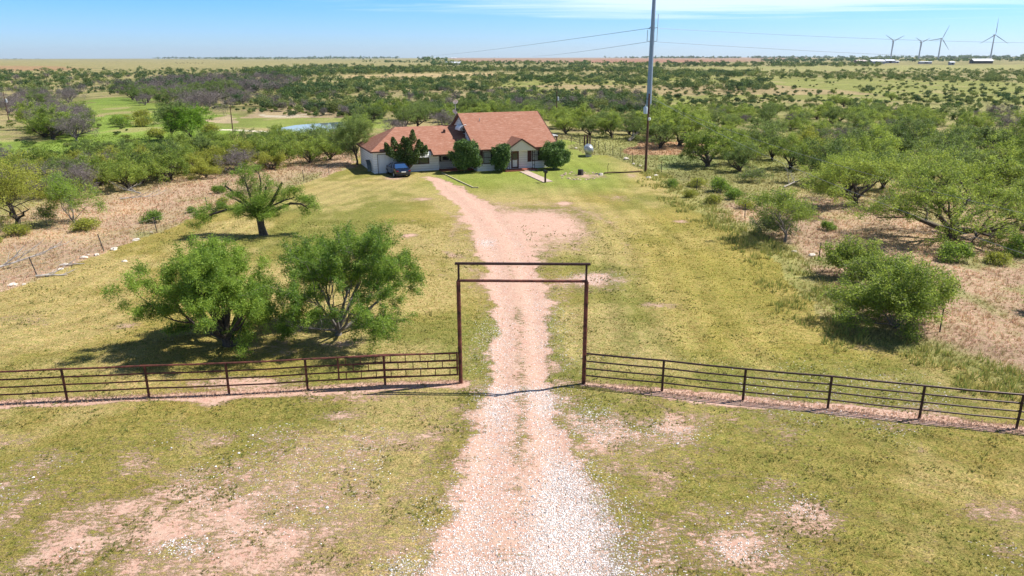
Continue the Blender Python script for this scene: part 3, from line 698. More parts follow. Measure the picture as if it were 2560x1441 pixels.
# ---- scattered mesquites: prototypes copied over the brush country
def proto(name, seed, n, size, lm, wm, h, rx, **k):
    dead = n == 0
    T = Tree(seed, k.get('lev', 5), k.get('limbs', 5), k.get('spread', (25, 62)), k.get('trunk', .5), 2.2, .67, k.get('kids', (3, 3)), .24, .10, .08, k.get('tr', .18)).fit(rx, rx, h)
    me_w = T.wood(.0 if dead else .012, sides=4, rs=1.25 if dead else 1.75)
    wm_ = arr_mesh('trunk', me_w[0], me_w[1], wm, True)
    cm = None
    if n:
        V, Fc, tt = T.leaves(n, size, seed, k.get('sig', .2), keep=k.get('keep', 1.), wid=.42); cm = arr_mesh('crown', V, Fc, lm, tint=tt)
    else:
        V, Fc, tt = T.leaves(k.get('tw', 5000), .42, seed, .16, wid=.07, droop=-.5); cm = arr_mesh('crown', V, Fc, wm, tint=tt)
    return (name, wm_, cm)
twg = pmat('dead_twig', (.175, .148, .142), .9, noise=.25, nscale=3)
PR = {
 'g': [proto('mesquite_tree', 101, 11000, .21, m_mesp, bark, 4.3, 2.9, limbs=7, trunk=.3, spread=(10, 70), keep=.62), proto('mesquite_tree', 102, 11000, .21, m_mesp, bark, 4.8, 2.7, limbs=6, trunk=.4, spread=(8, 66), keep=.62),
       proto('mesquite_tree', 103, 9000, .21, m_mesp, bark, 3.8, 3.0, limbs=7, trunk=.3, spread=(20, 76), keep=.65)],
 'd': [proto('mesquite_tree', 104, 8500, .21, m_mesd, bark, 4.6, 2.9, limbs=6, trunk=.4, spread=(10, 70), keep=.5), proto('mesquite_tree', 105, 7500, .21, m_mesd, bark, 5.0, 2.7, limbs=5, spread=(10, 60), keep=.42)],
 'y': [proto('mesquite_tree', 106, 9500, .20, m_mesy, bark, 3.7, 2.6, limbs=6, spread=(15, 55)), proto('mesquite_tree', 107, 8500, .20, m_mesy, bark, 3.3, 2.5, limbs=7, trunk=.2, spread=(15, 60))],
 'x': [proto('dead_mesquite', 108, 0, 0, None, twg, 4.4, 3.0, limbs=7, trunk=.4, spread=(18, 58), kids=(3, 4), tr=.15, tw=5200), proto('dead_mesquite', 109, 0, 0, None, twg, 3.8, 2.7, limbs=6, trunk=.5, kids=(3, 4), tr=.15, tw=4500)],
 's': [proto('mesquite_shrub', 110, 3600, .19, m_mesq, barkg, 1.5, 1.1, lev=4, limbs=7, trunk=.1, tr=.04, spread=(10, 65), kids=(3, 4)), proto('mesquite_shrub', 112, 3000, .19, m_mesy, barkg, 1.3, 1.1, lev=4, limbs=7, trunk=.1, tr=.04, spread=(10, 65), kids=(3, 4))],
}
WORDS = {'g': ('green mesquite', 'tree'), 'd': ('dark sparse mesquite', 'tree'), 'y': ('yellow-green low mesquite', 'tree'), 'x': ('leafless grey dead mesquite', 'dead tree'), 's': ('small low green mesquite shrub', 'shrub')}
placed = []
FIRST = {}
def place(kind, x, y, s, where, group, rr):
    i = rr.randrange(len(PR[kind])); key = (kind, i); loc = (x, y, gzz(x, y) - .05); rz = rr.uniform(0, 6.28)
    lab = WORDS[kind][0] + ' ' + where; sc = (s * rr.uniform(.9, 1.1), s * rr.uniform(.9, 1.1), s * rr.uniform(.88, 1.12))
    if key not in FIRST:
        nm, wm_, cm = PR[kind][i]; r = empty(nm, loc, rz, lab, WORDS[kind][1], group); r.scale = sc
        link('trunk', wm_, r)
        if cm: link('crown' if kind != 'x' else 'dead_twigs', cm, r)
        FIRST[key] = r
    else: copy_thing(FIRST[key], loc, rz, sc, lab, group)
def scatter(poly, n, spacing, kinds, where, group, seed, smin=.8, smax=1.2, jitter=1.0):
    rr = random.Random(seed); W = [G(*p) for p in poly]; xs = [p[0] for p in W]; ysx = [p[1] for p in W]; k = 0; tries = 0
    while k < n and tries < n * 60:
        tries += 1; x = rr.uniform(min(xs), max(xs)); y = rr.uniform(min(ysx), max(ysx))
        if not bool(inpoly(np.array([x]), np.array([y]), W)[0]): continue
        kd = rr.choice(kinds); sp_ = spacing * (.5 if kd == 's' else 1)
        if any((x - a) ** 2 + (y - b_) ** 2 < max(sp_, .6 * s_ if kd != 's' else sp_) ** 2 for a, b_, s_ in placed): continue
        placed.append((x, y, sp_)); u, v = PX(x, y)
        us = [p[0] for p in poly]; f = (float(u) - max(0, min(us))) / max(1, min(2560, max(us)) - max(0, min(us)))
        part = ', left' if f < .33 else (', centre' if f < .67 else ', right')
        place(kd, x, y, rr.uniform(smin, smax), where + part, group, rr); k += 1
    return k
for q in ((1962, 605), (2375, 598), (2560, 575), (2135, 515), (45, 562), (185, 560), (893, 412), (430, 352), (480, 352)): placed.append((*G(*q), 4.0))
scatter(P(1760, 425, 1900, 440, 2010, 470, 2080, 480, 2300, 500, 2560, 520, 2750, 520, 2700, 400, 2300, 380, 1800, 385), 42, 4.6, 'gggddy', 'in the front rows of the right-hand thicket', 'thicket right of the house, front rows', 1, .68, 1.0)
scatter(P(1640, 330, 1800, 388, 2300, 385, 2750, 400, 2850, 300, 2300, 290, 1800, 285, 1640, 300), 132, 4.0, 'gggdgdx', 'in the back rows of the right-hand thicket', 'thicket right of the house, back rows', 2, .42, .76)
scatter(P(1640, 330, 1700, 350, 1700, 372, 1650, 372), 4, 3.5, 'gd', 'at the near corner of the thicket by the wooden pole', 'thicket right of the house, near corner', 12, .9, 1.1)
scatter(P(1400, 310, 1640, 318, 1640, 350, 1560, 348, 1400, 335), 16, 4.0, 'ggd', 'behind the yard fence right of the house', 'mesquites behind the yard fence', 3, .55, .85)
scatter(P(-250, 480, 0, 500, 250, 490, 400, 462, 560, 440, 700, 430, 720, 412, 500, 408, 200, 418, -250, 425), 56, 3.0, 'yygydx', 'in the yellowish brush left of the yard', 'brush belt left of the yard', 4, .48, .8)
scatter(P(500, 405, 720, 425, 850, 395, 868, 365, 700, 362, 540, 375), 26, 3.4, 'ggdd', 'between the pond and the yard fence', 'mesquites between pond and yard', 5, .48, .74)
scatter(P(60, 300, 215, 300, 225, 352, 90, 355), 16, 4.0, 'xxxxg', 'in the grey clump left of the green flat', 'dead clump on the green flat', 6, .8, 1.1)
scatter(P(-250, 250, 190, 250, 205, 290, -250, 300), 36, 5, 'xxxd', 'in the far-left grey thicket', 'dead thicket beyond the green flat', 7, .75, 1.05)
scatter(P(300, 235, 560, 230, 620, 265, 480, 282, 330, 265), 36, 6, 'xxxd', 'in the grey thicket behind the green flat', 'dead thicket behind the green flat', 8, .75, 1.1)
scatter(P(495, 295, 515, 295, 515, 300, 495, 300), 1, 2, 'x', 'standing alone at the back of the green flat', 'lone dead tree', 9, 1.5, 1.6)
scatter(P(870, 295, 1150, 285, 1400, 285, 1400, 310, 1120, 330, 900, 335), 32, 5, 'ggdxd', 'just behind the house', 'mesquites behind the house', 10, .6, .9)
scatter(P(200, 300, 400, 290, 560, 300, 560, 370, 350, 380, 100, 375), 12, 7, 's', 'dotted over the green flat', 'shrubs on the green flat', 13, .8, 1.4)
scatter(P(1640, 480, 1740, 500, 1900, 600, 2050, 700, 2700, 880, 2700, 620, 2000, 560, 1760, 440, 1650, 430), 15, 4, 's', 'in the dry grass right of the lawn', 'small shrubs in the right dry grass', 14, .4, .8)
scatter(P(-100, 560, 250, 560, 560, 470, 700, 460, 640, 500, 300, 590, -100, 690), 8, 4, 's', 'in the dry grass left of the lawn', 'small shrubs in the left dry grass', 15, .35, .7)
scatter(P(1640, 260, 2850, 240, 2850, 295, 1640, 292), 30, 9, 'sg', 'in the open range behind the right thicket', 'bushes on the open range', 16, .4, .7)

# ---- far brush: nobody could count it
def far_brush():
    g = np.random.default_rng(77); VV = []; CC = []
    REG = [  # polygon px of the bases, count, (rmin, rmax), palette, height ratio
     (P(-500, 180, 330, 175, 640, 176, 640, 186, 300, 200, -500, 215), 700, (2.2, 4.2), 'gd', .62),
     (P(-500, 205, 330, 190, 500, 215, 330, 240, -500, 250), 500, (2., 3.6), 'gxd', .7),
     (P(280, 225, 430, 198, 700, 190, 760, 205, 720, 232, 560, 240, 420, 232), 850, (2.2, 3.6), 'xxxxd', .75),
     (P(640, 172, 820, 166, 1000, 172, 1660, 172, 1660, 186, 1240, 182, 980, 187, 860, 190, 740, 200, 600, 190), 1300, (3., 5.5), 'gd', .6),
     (P(700, 200, 880, 196, 1000, 202, 1240, 192, 1240, 230, 900, 235, 700, 245), 420, (2., 3.8), 'gd', .6),
     (P(540, 250, 900, 225, 1640, 235, 1640, 285, 1150, 290, 850, 295, 640, 272), 620, (1.6, 2.8), 'ggdxd', .7),
     (P(1240, 188, 1660, 188, 1660, 215, 1250, 210), 330, (2.2, 3.8), 'gd', .6),
     (P(1640, 180, 1900, 182, 1900, 195, 1640, 200), 240, (3., 5.), 'gd', .6),
     (P(1640, 160, 2200, 162, 2200, 168, 1640, 170), 420, (4., 7.), 'gd', .6),
     (P(1830, 180, 2300, 174, 3200, 174, 3200, 212, 2500, 208, 2100, 202, 1900, 198), 1200, (2.0, 3.4), 'g', .6),
     (P(1640, 205, 1930, 205, 1930, 232, 1640, 225), 130, (2.2, 3.6), 'gd', .6),
     (P(1250, 215, 2900, 215, 3100, 262, 1640, 280, 1400, 270), 230, (1.0, 2.2), 'gdy', .6),
     (P(1640, 248, 2100, 235, 3000, 238, 3000, 290, 1640, 285), 60, (1.4, 2.4), 'gd', .6),
     (P(540, 148, 900, 147, 930, 149, 540, 151), 260, (7., 10.), 'b', .8),
     (P(380, 145.6, 1000, 145.2, 1000, 147.5, 380, 148), 520, (15., 24.), 'b', .5),
     (P(330, 144.5, 1000, 143.6, 1000, 145, 330, 146), 220, (14., 22.), 'b', .42),
     (P(1500, 145.2, 3400, 144.6, 3400, 147.5, 1600, 147), 900, (14., 22.), 'b', .4),
     (P(1900, 150, 3200, 148, 3200, 153, 1900, 156), 700, (6., 9.), 'b', .55),
     (P(-600, 149, 140, 148, 140, 148.7, -600, 150), 60, (9., 14.), 'b', .4),
     (P(900, 152, 1100, 155, 1100, 160, 900, 157), 90, (4., 7.), 'b', .6),
     (P(1080, 158, 1330, 156, 1640, 163, 1640, 170, 1080, 168), 420, (4., 7.), 'gb', .65),
     (P(1050, 152, 1120, 151, 1120, 158, 1050, 158), 26, (7., 10.), 'b', .8),
     (P(1120, 143.4, 1270, 143.2, 1270, 144, 1120, 144), 22, (16., 26.), 'b', .5),
    ]
    REG += [(P(-500, 178, 3200, 178, 3200, 262, 1640, 285, 860, 300, 560, 285, 300, 240, -500, 230), 3000, (.7, 1.5), 'gdy', .6), (P(560, 300, 300, 400, -300, 400, -300, 300, 250, 300), 160, (.5, 1.1), 'yg', .5)]
    pal = {'g': [(.095, .15, .04), (.16, .205, .06), (.21, .245, .075)], 'd': [(.06, .11, .04), (.10, .15, .055)], 'x': [(.15, .125, .125), (.19, .165, .155), (.12, .11, .10)], 'y': [(.20, .24, .06), (.16, .2, .06)], 'b': [(.06, .12, .045), (.09, .155, .05), (.12, .18, .06)]}
    for poly, n, (r0, r1), pl, hr in REG:
        us = [p[0] for p in poly]; vs_ = [p[1] for p in poly]; u = g.uniform(min(us), max(us), n * 6); v = g.uniform(min(vs_), max(vs_), n * 6); m = inpoly(u, v, poly); u, v = u[m][:n], v[m][:n]
        GP = np.array([G(a, b_) for a, b_ in zip(u, v)]); ZZ = gz(GP[:, 0], GP[:, 1]); NS = fbm(GP[:, 0] / 26., GP[:, 1] / 50., 91, 3)
        for (x, y), z_, ns_ in zip(GP, ZZ, NS):
            D = y
            # clumped: thin out by noise
            if ns_ < .40 and g.random() < .6: continue
            if D < 165 and any((x - p[0]) ** 2 + (y - p[1]) ** 2 < 9 for p in placed): continue
            r = g.uniform(r0, r1) * (.7 + .6 * g.random()) * (.72 if r1 < 9 else 1); h = 2 * r * hr; nq = int(np.clip(90000 / D, 9, 520)); c = np.array(pal[pl[g.integers(len(pl))]][0]); P_ = pal[pl[g.integers(len(pl))]]; c = np.array(P_[g.integers(len(P_))]) * g.uniform(.8, 1.15)
            nl = max(2, int(5 * min(1, 700 / D))); z0 = 0.0
            ctr = g.normal(0, .38, (nl, 3)) * (r, r, 0) + np.stack([np.zeros(nl), np.zeros(nl), g.uniform(.35, .8, nl) * h], 1)
            k = g.integers(nl, size=nq); d = g.normal(0, 1, (nq, 3)); d /= np.linalg.norm(d, axis=1)[:, None]
            C = ctr[k] + d * (g.random((nq, 1)) ** .4) * (r * .55, r * .55, h * .3); C[:, 2] = np.maximum(C[:, 2], .1)
            xs = 'x' in pl and c[2] > .8 * c[1]
            size = r * (2.5 / math.sqrt(nq)) * (1.1 if not xs else 1.5) + .1
            V, _, _ = quads(C, size, np.zeros(nq), g, .55 if not xs else .2, .1)
            V += (x, y, z_); VV.append(V); CC.append(np.repeat(c * g.uniform(.75, 1.3, (nq, 1)), 4, 0))
    V = np.concatenate(VV); C = np.concatenate(CC); print('far brush quads', len(V) // 4)
    me = arr_mesh('distant_brush', V, np.arange(len(V)).reshape(-1, 4), vcolmat('distant_foliage', .3), color=C)
    tag(link('distant_brush', me), 'mass of mesquite brush and woods spread over the plain to the horizon', 'brush', kind='stuff')
far_brush()

# ---- grass: tufts as one stuff object each
def tufts(name, label, n, test, hfun, blades, bw, seed, box, colf, lean=.35, cat='grass'):
    g = np.random.default_rng(seed); x = g.uniform(box[0], box[1], n); y = box[2] * (box[3] / box[2]) ** g.random(n)
    u, v = PX(x, y); vis = (u > -250) & (u < 2810) & (v < 1560); x, y = x[vis], y[vis]
    c, bare, grav, tall, lawn, dm, dk = ground_fields(x, y); keep = test(x, y, c, bare, grav, tall, lawn, dm, dk, g); x, y, c = x[keep], y[keep], c[keep]
    z = gz(x, y); h = hfun(x, y, g, len(x)); k = blades; n = len(x); print(name, n)
    h = np.repeat(h, k); X = np.repeat(x, k) + g.normal(0, .35, n * k) * h * .5; Y = np.repeat(y, k) + g.normal(0, .35, n * k) * h * .5; Z = np.repeat(z, k) - .01
    a = g.random(n * k) * 6.283; hh = h * g.uniform(.55, 1.15, n * k); w_ = bw(Y) * g.uniform(.7, 1.3, n * k); la = g.random(n * k) * 6.283; ll = g.random(n * k) * lean * 2 * hh
    A = np.stack([X - np.cos(a) * w_, Y - np.sin(a) * w_, Z], 1); B = np.stack([X + np.cos(a) * w_, Y + np.sin(a) * w_, Z], 1); T_ = np.stack([X + np.cos(la) * ll, Y + np.sin(la) * ll, Z + hh], 1)
    V = np.stack([A, B, T_], 1).reshape(-1, 3); cc = np.repeat(c, k, 0) * g.uniform(.75, 1.35, (n * k, 1)); cc = colf(cc, g, n * k)
    me = arr_mesh(name, V, np.arange(len(V)).reshape(-1, 3), vcolmat(name, .3), color=np.repeat(np.clip(cc, .01, .9), 3, 0))
    return tag(link(name, me), label, cat, kind='stuff')
tufts('lawn_grass', 'short sparse mown grass tufts covering the yard and verge', 260000, lambda x, y, c, b, gr, t, l, dm, dk, g: l & (g.random(len(x)) > np.clip(b * 1.7 + gr * .9 - .1, 0, .96)) & (g.random(len(x)) < .25 + 1.5 * ss(.35, .6, fbm(x / .7, y / .7, 311, 3))), lambda x, y, g, n: g.uniform(.03, .09, n), 3, lambda Y: .0065 + .0004 * Y, 3, (-34, 34, 14, 62), lambda c, g, n: c * (1.35, 1.33, 1.2))
def wildc(c, g, n):
    k = (g.random((n, 1)) < .22); return np.where(k, c * (.95, 1.15, .7), c * (1.5, 1.35, 1.25))
tufts('wild_grass', 'dry tan and pinkish rough grass standing beyond the mown lawn', 230000, lambda x, y, c, b, gr, t, l, dm, dk, g: (~l) & (g.random(len(x)) < .35 + .65 * fbm(x / 2.5, y / 2.5, 99)), lambda x, y, g, n: g.uniform(.09, .26, n) * (.5 + fbm(x / 3, y / 3, 98)), 6, lambda Y: .004 + .0003 * Y, 4, (-75, 85, 22, 135), wildc)
def fence_strip(x, y, c, b, gr, t, l, dm, dk, g):
    d1, _, _ = polydist(x, y, LFEN); d2, _, _ = polydist(x, y, RFEN); d = np.minimum(d1, d2); return (d < .32) & (g.random(len(x)) < .8)
tufts('fence_line_grass', 'pinkish dry grass left uncut along the foot of the pipe fences', 90000, fence_strip, lambda x, y, g, n: g.uniform(.04, .13, n), 4, lambda Y: .012 + 0 * Y, 8, (-26, 26, 22.5, 31), lambda c, g, n: c * 0 + lin(.62, .44, .31) * g.uniform(.75, 1.25, (n, 1)))
def rgrass():
    return tufts('verge_weeds', 'taller green and golden weeds at the right edge of the lawn', 30000, lambda x, y, c, b, gr, t, l, dm, dk, g: (polydist(x, y, REDGE)[0] < 2.2) & (x > 6) & (fbm(x / 1.3, y / 1.3, 55) > .52), lambda x, y, g, n: g.uniform(.15, .5, n), 6, lambda Y: .012 + .0003 * Y, 9, (6, 40, 24, 90), lambda c, g, n: np.where(g.random((n, 1)) < .5, lin(.26, .32, .08), lin(.50, .44, .14)) * g.uniform(.7, 1.2, (n, 1)))
rgrass()
tufts('lawn_weeds', 'darker green weed clumps and longer tufts scattered over the mown verge', 70000, lambda x, y, c, b, gr, t, l, dm, dk, g: l & (dm < .5) & (fbm(x / .9, y / .9, 301, 3) > .60) & (fbm(x / 5, y / 5, 303) > .42), lambda x, y, g, n: g.uniform(.04, .11, n), 7, lambda Y: .007 + .0003 * Y, 13, (-34, 34, 14, 60), lambda c, g, n: np.where(g.random((n, 1)) < .6, lin(.15, .20, .045), lin(.30, .25, .09)) * g.uniform(.7, 1.3, (n, 1)), .6)
# gravel stones
def gravel():
    g = np.random.default_rng(12); n = 420000; x = g.uniform(-16, 18, n); y = 14.5 * (66 / 14.5) ** g.random(n)
    c, b, gr, t, l, dm, dk = ground_fields(x, y); k = g.random(n) < np.clip(gr - .015, 0, 1) ** 1.25 * .62; x, y = x[k], y[k]; n = len(x); print('stones', n)
    z = gz(x, y); s = g.uniform(.009, .027, n) * (1 + .006 * y); s = np.where(g.random(n) < .03, s * 1.9, s)
    O = np.array([(1, 0, 0), (0, 1, 0), (-1, 0, 0), (0, -1, 0), (0, 0, .7), (0, 0, -.5)]); V = O[None] * s[:, None, None] * g.uniform(.6, 1.35, (n, 6, 1))
    a = g.random(n) * 6.28; ca, sa = np.cos(a)[:, None], np.sin(a)[:, None]; V = np.stack([V[..., 0] * ca - V[..., 1] * sa, V[..., 0] * sa + V[..., 1] * ca, V[..., 2]], -1)
    V += np.stack([x, y, z + s * .3], 1)[:, None, :]
    T_ = np.array([(0, 1, 4), (1, 2, 4), (2, 3, 4), (3, 0, 4), (1, 0, 5), (2, 1, 5), (3, 2, 5), (0, 3, 5)]); Fc = (T_[None] + (np.arange(n) * 6)[:, None, None]).reshape(-1, 3)
    c = np.where(g.random((n, 1)) < .74, lin(.80, .77, .76), np.where(g.random((n, 1)) < .5, lin(.62, .42, .34), lin(.42, .38, .35))) * g.uniform(.8, 1.1, (n, 1))
    me = arr_mesh('gravel', V.reshape(-1, 3), Fc, vcolmat('gravel_stone', 0, rough=.85), color=np.repeat(np.clip(c, 0, .92), 6, 0))
    tag(link('gravel', me), 'loose white limestone gravel strewn along the drive', 'gravel', kind='stuff')
gravel()
# __PART2__
# ------------------------------------------------------------------ pipe gateway and pipe fences
rust = pmat('rusty_pipe', (.12, .036, .024), .65, .2, noise=.75, nscale=4, bump=.15, bscale=60, spec=.5)
rustd = pmat('dark_pipe', (.045, .020, .018), .5, .3, noise=.5, nscale=12, spec=.5)
steel = pmat('bare_steel', (.55, .53, .5), .4, .6)
GL = np.array(G(1152, 957)); GR = np.array(G(1459, 960)); gx = (GL + GR) / 2; gd = (GR - GL); gw = float(np.linalg.norm(gd)); ga = math.atan2(gd[1], gd[0])
gate = empty('gateway_arch', (gx[0], gx[1], gzz(*gx)), ga, 'tall rust-brown pipe gateway frame with double top beam standing over the gravel drive', 'gateway')
for s in (-1, 1):
    m = MB(); x = s * gw / 2; m.tube([(x, 0, -.3), (x, 0, 4.46)], .085, 12); m.tube([(x, 0, 4.46), (x, 0, 4.48)], .1, 12); m.build('post', rust, gate, True)
m = MB(); m.tube([(-gw / 2 - .05, 0, 4.52), (gw / 2 + .05, 0, 4.52)], .058, 10).build('crossbeam', rust, gate, True)
m = MB(); m.tube([(-gw / 2 - .12, 0, 5.24), (gw / 2 + .14, 0, 5.24)], .058, 10).build('crossbeam', rustd, gate, True)
for s in (-1, 1):
    m = MB(); x = s * (gw / 2 - .02); m.tube([(x, 0, 4.56), (x, 0, 5.2)], .045, 8).build('upright', rustd, gate, True)
def pipe_fence(name, pts, label, matr, first_post):
    c = pts[0]; r = empty(name, (c[0], c[1], gzz(*c)), 0, label, 'fence')
    Q = [Vector((p[0] - c[0], p[1] - c[1], gzz(*p) - gzz(*c))) for p in pts]
    for z, rd in ((1.37, .042), (1.03, .036), (.70, .034), (.38, .034)):
        m = MB(); q2 = []
        for i in range(len(Q) - 1):
            q2.append(Q[i] + Vector((0, 0, z))); q2.append((Q[i] + Q[i + 1]) / 2 + Vector((0, .01 * math.sin(i * 2.1 + z), z - .015)))
        q2.append(Q[-1] + Vector((0, 0, z))); m.tube(q2, rd, 8).build('rail', matr, r, True)
    for q in Q[first_post:]:
        m = MB(); m.tube([q + Vector((0, 0, -.3)), q + Vector((0, 0, 1.35))], .05, 10); m.lathe([(.052, 1.35), (.045, 1.38), (0, 1.39)], q, 10).build('post', matr, r, True)
    return r, Q
LF = [tuple(GL)] + LFEN[-2::-1] + [G(-300, 1022)]; RF = [tuple(GR)] + RFEN[1:]
LF[0] = (GL[0] - .09, GL[1]); RF[0] = (GR[0] + .09, GR[1])
fl, QL = pipe_fence('pipe_fence', LF, 'rust-brown four-rail pipe fence running left from the gateway', rust, 1)
fr, QR = pipe_fence('pipe_fence', RF, 'dark brown four-rail pipe fence running right from the gateway', rustd, 1)
# ranch gate swung open flat along the left fence
g0 = np.array(G(1146, 955)); g1 = np.array(G(853, 968)); dv = g1 - g0; Lg = float(np.linalg.norm(dv)); gaa = math.atan2(dv[1], dv[0])
og = empty('ranch_gate', (g0[0] - .02, g0[1] - .17, gzz(*g0)), gaa, 'open pipe gate with staggered short uprights folded back against the left fence', 'gate')
for z in (1.42, 1.09, .76, .43):
    m = MB(); m.tube([(0, 0, z), (Lg, 0, z)], .036, 8).build('rail', rust, og, True)
for x in (0.0, Lg):
    m = MB(); m.tube([(x, 0, .40), (x, 0, 1.45)], .036, 8).build('end_post', rust, og, True)
sp8 = Lg / 8
for row, z in enumerate((1.42, 1.09, .76)):
    k = 0; x = sp8 * (.5 if row != 1 else 1.0)
    while x < Lg - .1:
        m = MB(); m.bar((x, 0, z - .33), (x, 0, z), .035).build('short_upright', rust, og); x += sp8

# ------------------------------------------------------------------ the house
HR = math.radians(21); C0 = np.array(G(936, 435)); HO = (float(C0[0]), float(C0[1]), 0.0)
house = empty('farmhouse', HO, HR, 'white single-storey farmhouse with brown-red shingle roof, steep gable and garage wing', 'house')
def hl(u, v): return (HO[0] + u * math.cos(HR) - v * math.sin(HR), HO[1] + u * math.sin(HR) + v * math.cos(HR))
def hinv(x, y):
    dx, dy = x - HO[0], y - HO[1]; return (dx * math.cos(HR) + dy * math.sin(HR), -dx * math.sin(HR) + dy * math.cos(HR))
def siding():
    m = bpy.data.materials.new('white_siding'); N, L = nt(m); b = N['Principled BSDF']; b.inputs['Roughness'].default_value = .6
    tc = N.new('ShaderNodeTexCoord'); sx = N.new('ShaderNodeSeparateXYZ'); L.new(tc.outputs['Object'], sx.inputs[0])
    md = N.new('ShaderNodeMath'); md.operation = 'PINGPONG'; md.inputs[1].default_value = .14; L.new(sx.outputs['Z'], md.inputs[0])
    r = N.new('ShaderNodeMapRange'); r.inputs[1].default_value = .0; r.inputs[2].default_value = .022; L.new(md.outputs[0], r.inputs[0])
    nz = N.new('ShaderNodeTexNoise'); nz.inputs['Scale'].default_value = 1.2; nz.inputs['Detail'].default_value = 5; L.new(tc.outputs['Object'], nz.inputs['Vector'])
    mp = N.new('ShaderNodeMapRange'); mp.inputs[1].default_value = .4; mp.inputs[2].default_value = .65; L.new(nz.outputs['Fac'], mp.inputs[0])
    a = N.new('ShaderNodeMix'); a.data_type = 'RGBA'; a.inputs['A'].default_value = (.90, .90, .91, 1); a.inputs['B'].default_value = (.84, .84, .84, 1); L.new(mp.outputs[0], a.inputs['Factor'])
    c = N.new('ShaderNodeMix'); c.data_type = 'RGBA'; c.inputs['A'].default_value = (.42, .40, .38, 1); L.new(a.outputs['Result'], c.inputs['B']); L.new(r.outputs[0], c.inputs['Factor'])
    L.new(c.outputs['Result'], b.inputs['Base Color'])
    bp = N.new('ShaderNodeBump'); bp.inputs['Distance'].default_value = .015; L.new(r.outputs[0], bp.inputs['Height']); L.new(bp.outputs[0], b.inputs['Normal'])
    return m
def shingles():
    m = bpy.data.materials.new('brown_red_shingles'); N, L = nt(m); b = N['Principled BSDF']; b.inputs['Roughness'].default_value = .85; b.inputs['Specular IOR Level'].default_value = .2
    tc = N.new('ShaderNodeTexCoord'); sx = N.new('ShaderNodeSeparateXYZ'); L.new(tc.outputs['Object'], sx.inputs[0])
    md = N.new('ShaderNodeMath'); md.operation = 'FRACT'; ml = N.new('ShaderNodeMath'); ml.operation = 'MULTIPLY'; ml.inputs[1].default_value = 1 / .075; L.new(sx.outputs['Z'], ml.inputs[0]); L.new(ml.outputs[0], md.inputs[0])
    def nz(sc, st, det=4):
        mp = N.new('ShaderNodeMapping'); mp.inputs['Scale'].default_value = st; L.new(tc.outputs['Object'], mp.inputs[0]); n = N.new('ShaderNodeTexNoise'); n.inputs['Scale'].default_value = sc; n.inputs['Detail'].default_value = det; n.inputs['Roughness'].default_value = .7; L.new(mp.outputs[0], n.inputs['Vector']); return n.outputs['Fac']
    n1 = nz(1.6, (1, 1, 9)); n2 = nz(.6, (1, 1, 1)); n3 = nz(3.0, (1, 1, 14), 2)
    def mr(v, a, b_): q = N.new('ShaderNodeMapRange'); q.inputs[1].default_value = a; q.inputs[2].default_value = b_; L.new(v, q.inputs[0]); return q.outputs[0]
    def mx(f, a, b_, bt='MIX'):
        n = N.new('ShaderNodeMix'); n.data_type = 'RGBA'; n.blend_type = bt
        for nm, q in (('Factor', f), ('A', a), ('B', b_)):
            if isinstance(q, tuple): n.inputs[nm].default_value = (*q, 1)
            elif isinstance(q, float): n.inputs[nm].default_value = q
            else: L.new(q, n.inputs[nm])
        return n.outputs['Result']
    c = mx(mr(n2, .35, .65), (.285, .125, .08), (.325, .155, .105)); c = mx(mr(n1, .50, .70), c, (.43, .25, .185)); c = mx(1.0, c, mx(mr(n3, .35, .65), (.84, .82, .8), (1.14, 1.12, 1.1)), 'MULTIPLY')
    c = mx(1.0, c, mx(mr(md.outputs[0], 0., .16), (.72, .7, .7), (1., 1., 1.)), 'MULTIPLY'); L.new(c, b.inputs['Base Color'])
    bp = N.new('ShaderNodeBump'); bp.inputs['Distance'].default_value = .02; L.new(md.outputs[0], bp.inputs['Height']); L.new(bp.outputs[0], b.inputs['Normal'])
    return m
m_side = siding(); m_roof = shingles()
m_trim = pmat('brown_trim', (.10, .045, .03), .6, noise=.3, nscale=5); m_white = pmat('white_paint', (.80, .80, .79), .45, noise=.06, nscale=4)
m_glass = pmat('window_glass', (.035, .045, .055), .08, spec=.8); m_curt = pmat('net_curtain', (.42, .44, .42), .8, noise=.2, nscale=6)
m_shut = pmat('maroon_shutter', (.085, .03, .03), .6); m_door = pmat('garage_door_white', (.72, .75, .80), .5, noise=.08, nscale=2, stretch=(1, 1, .2))
m_conc = pmat('pinkish_concrete', (.42, .32, .265), .85, noise=.15, nscale=3, bump=.2); m_brk = pmat('red_brick', (.30, .09, .06), .85, noise=.3, nscale=10)
m_dark = pmat('dark_opening', (.03, .03, .035), .7); m_iron = pmat('black_iron', (.05, .03, .03), .5, .4); m_brw = pmat('brown_panel', (.14, .075, .05), .75, noise=.25, nscale=3)
WT = .14
grey2 = pmat('vent_grey', (.4, .38, .36), .6)
def wall(poly_bottom, name='wall', mat=None):
    pass
EZ = 2.62   # eave height of the walls
# garage wing walls (front wall with openings butted out of boxes)
def front_panel(u0, u1, v, z1, holes, name='wall'):
    """wall u0..u1 facing -v with rectangular holes [(a,b,z0,z1)]"""
    m = MB(); us = sorted({u0, u1, *[h[0] for h in holes], *[h[1] for h in holes]})
    for a, b_ in zip(us, us[1:]):
        hs = sorted([(h[2], h[3]) for h in holes if h[0] <= a + 1e-6 and h[1] >= b_ - 1e-6]); z = -.3
        for h0, h1 in hs:
            if h0 > z: m.box(a, b_, v, v + WT, z, h0)
            z = h1
        if z < z1: m.box(a, b_, v, v + WT, z, z1)
    return m.build(name, m_side, house)
WD = 9.0
GDOOR = (.45, 3.5, .02, 2.25); WWIN = (4.35, 6.75, .85, 2.3)
front_panel(0, 7.9, 0, EZ, [GDOOR, WWIN])
MB().box(0, WT, WT + .002, WD, -.3, EZ).build('wall', m_side, house)            # garage side
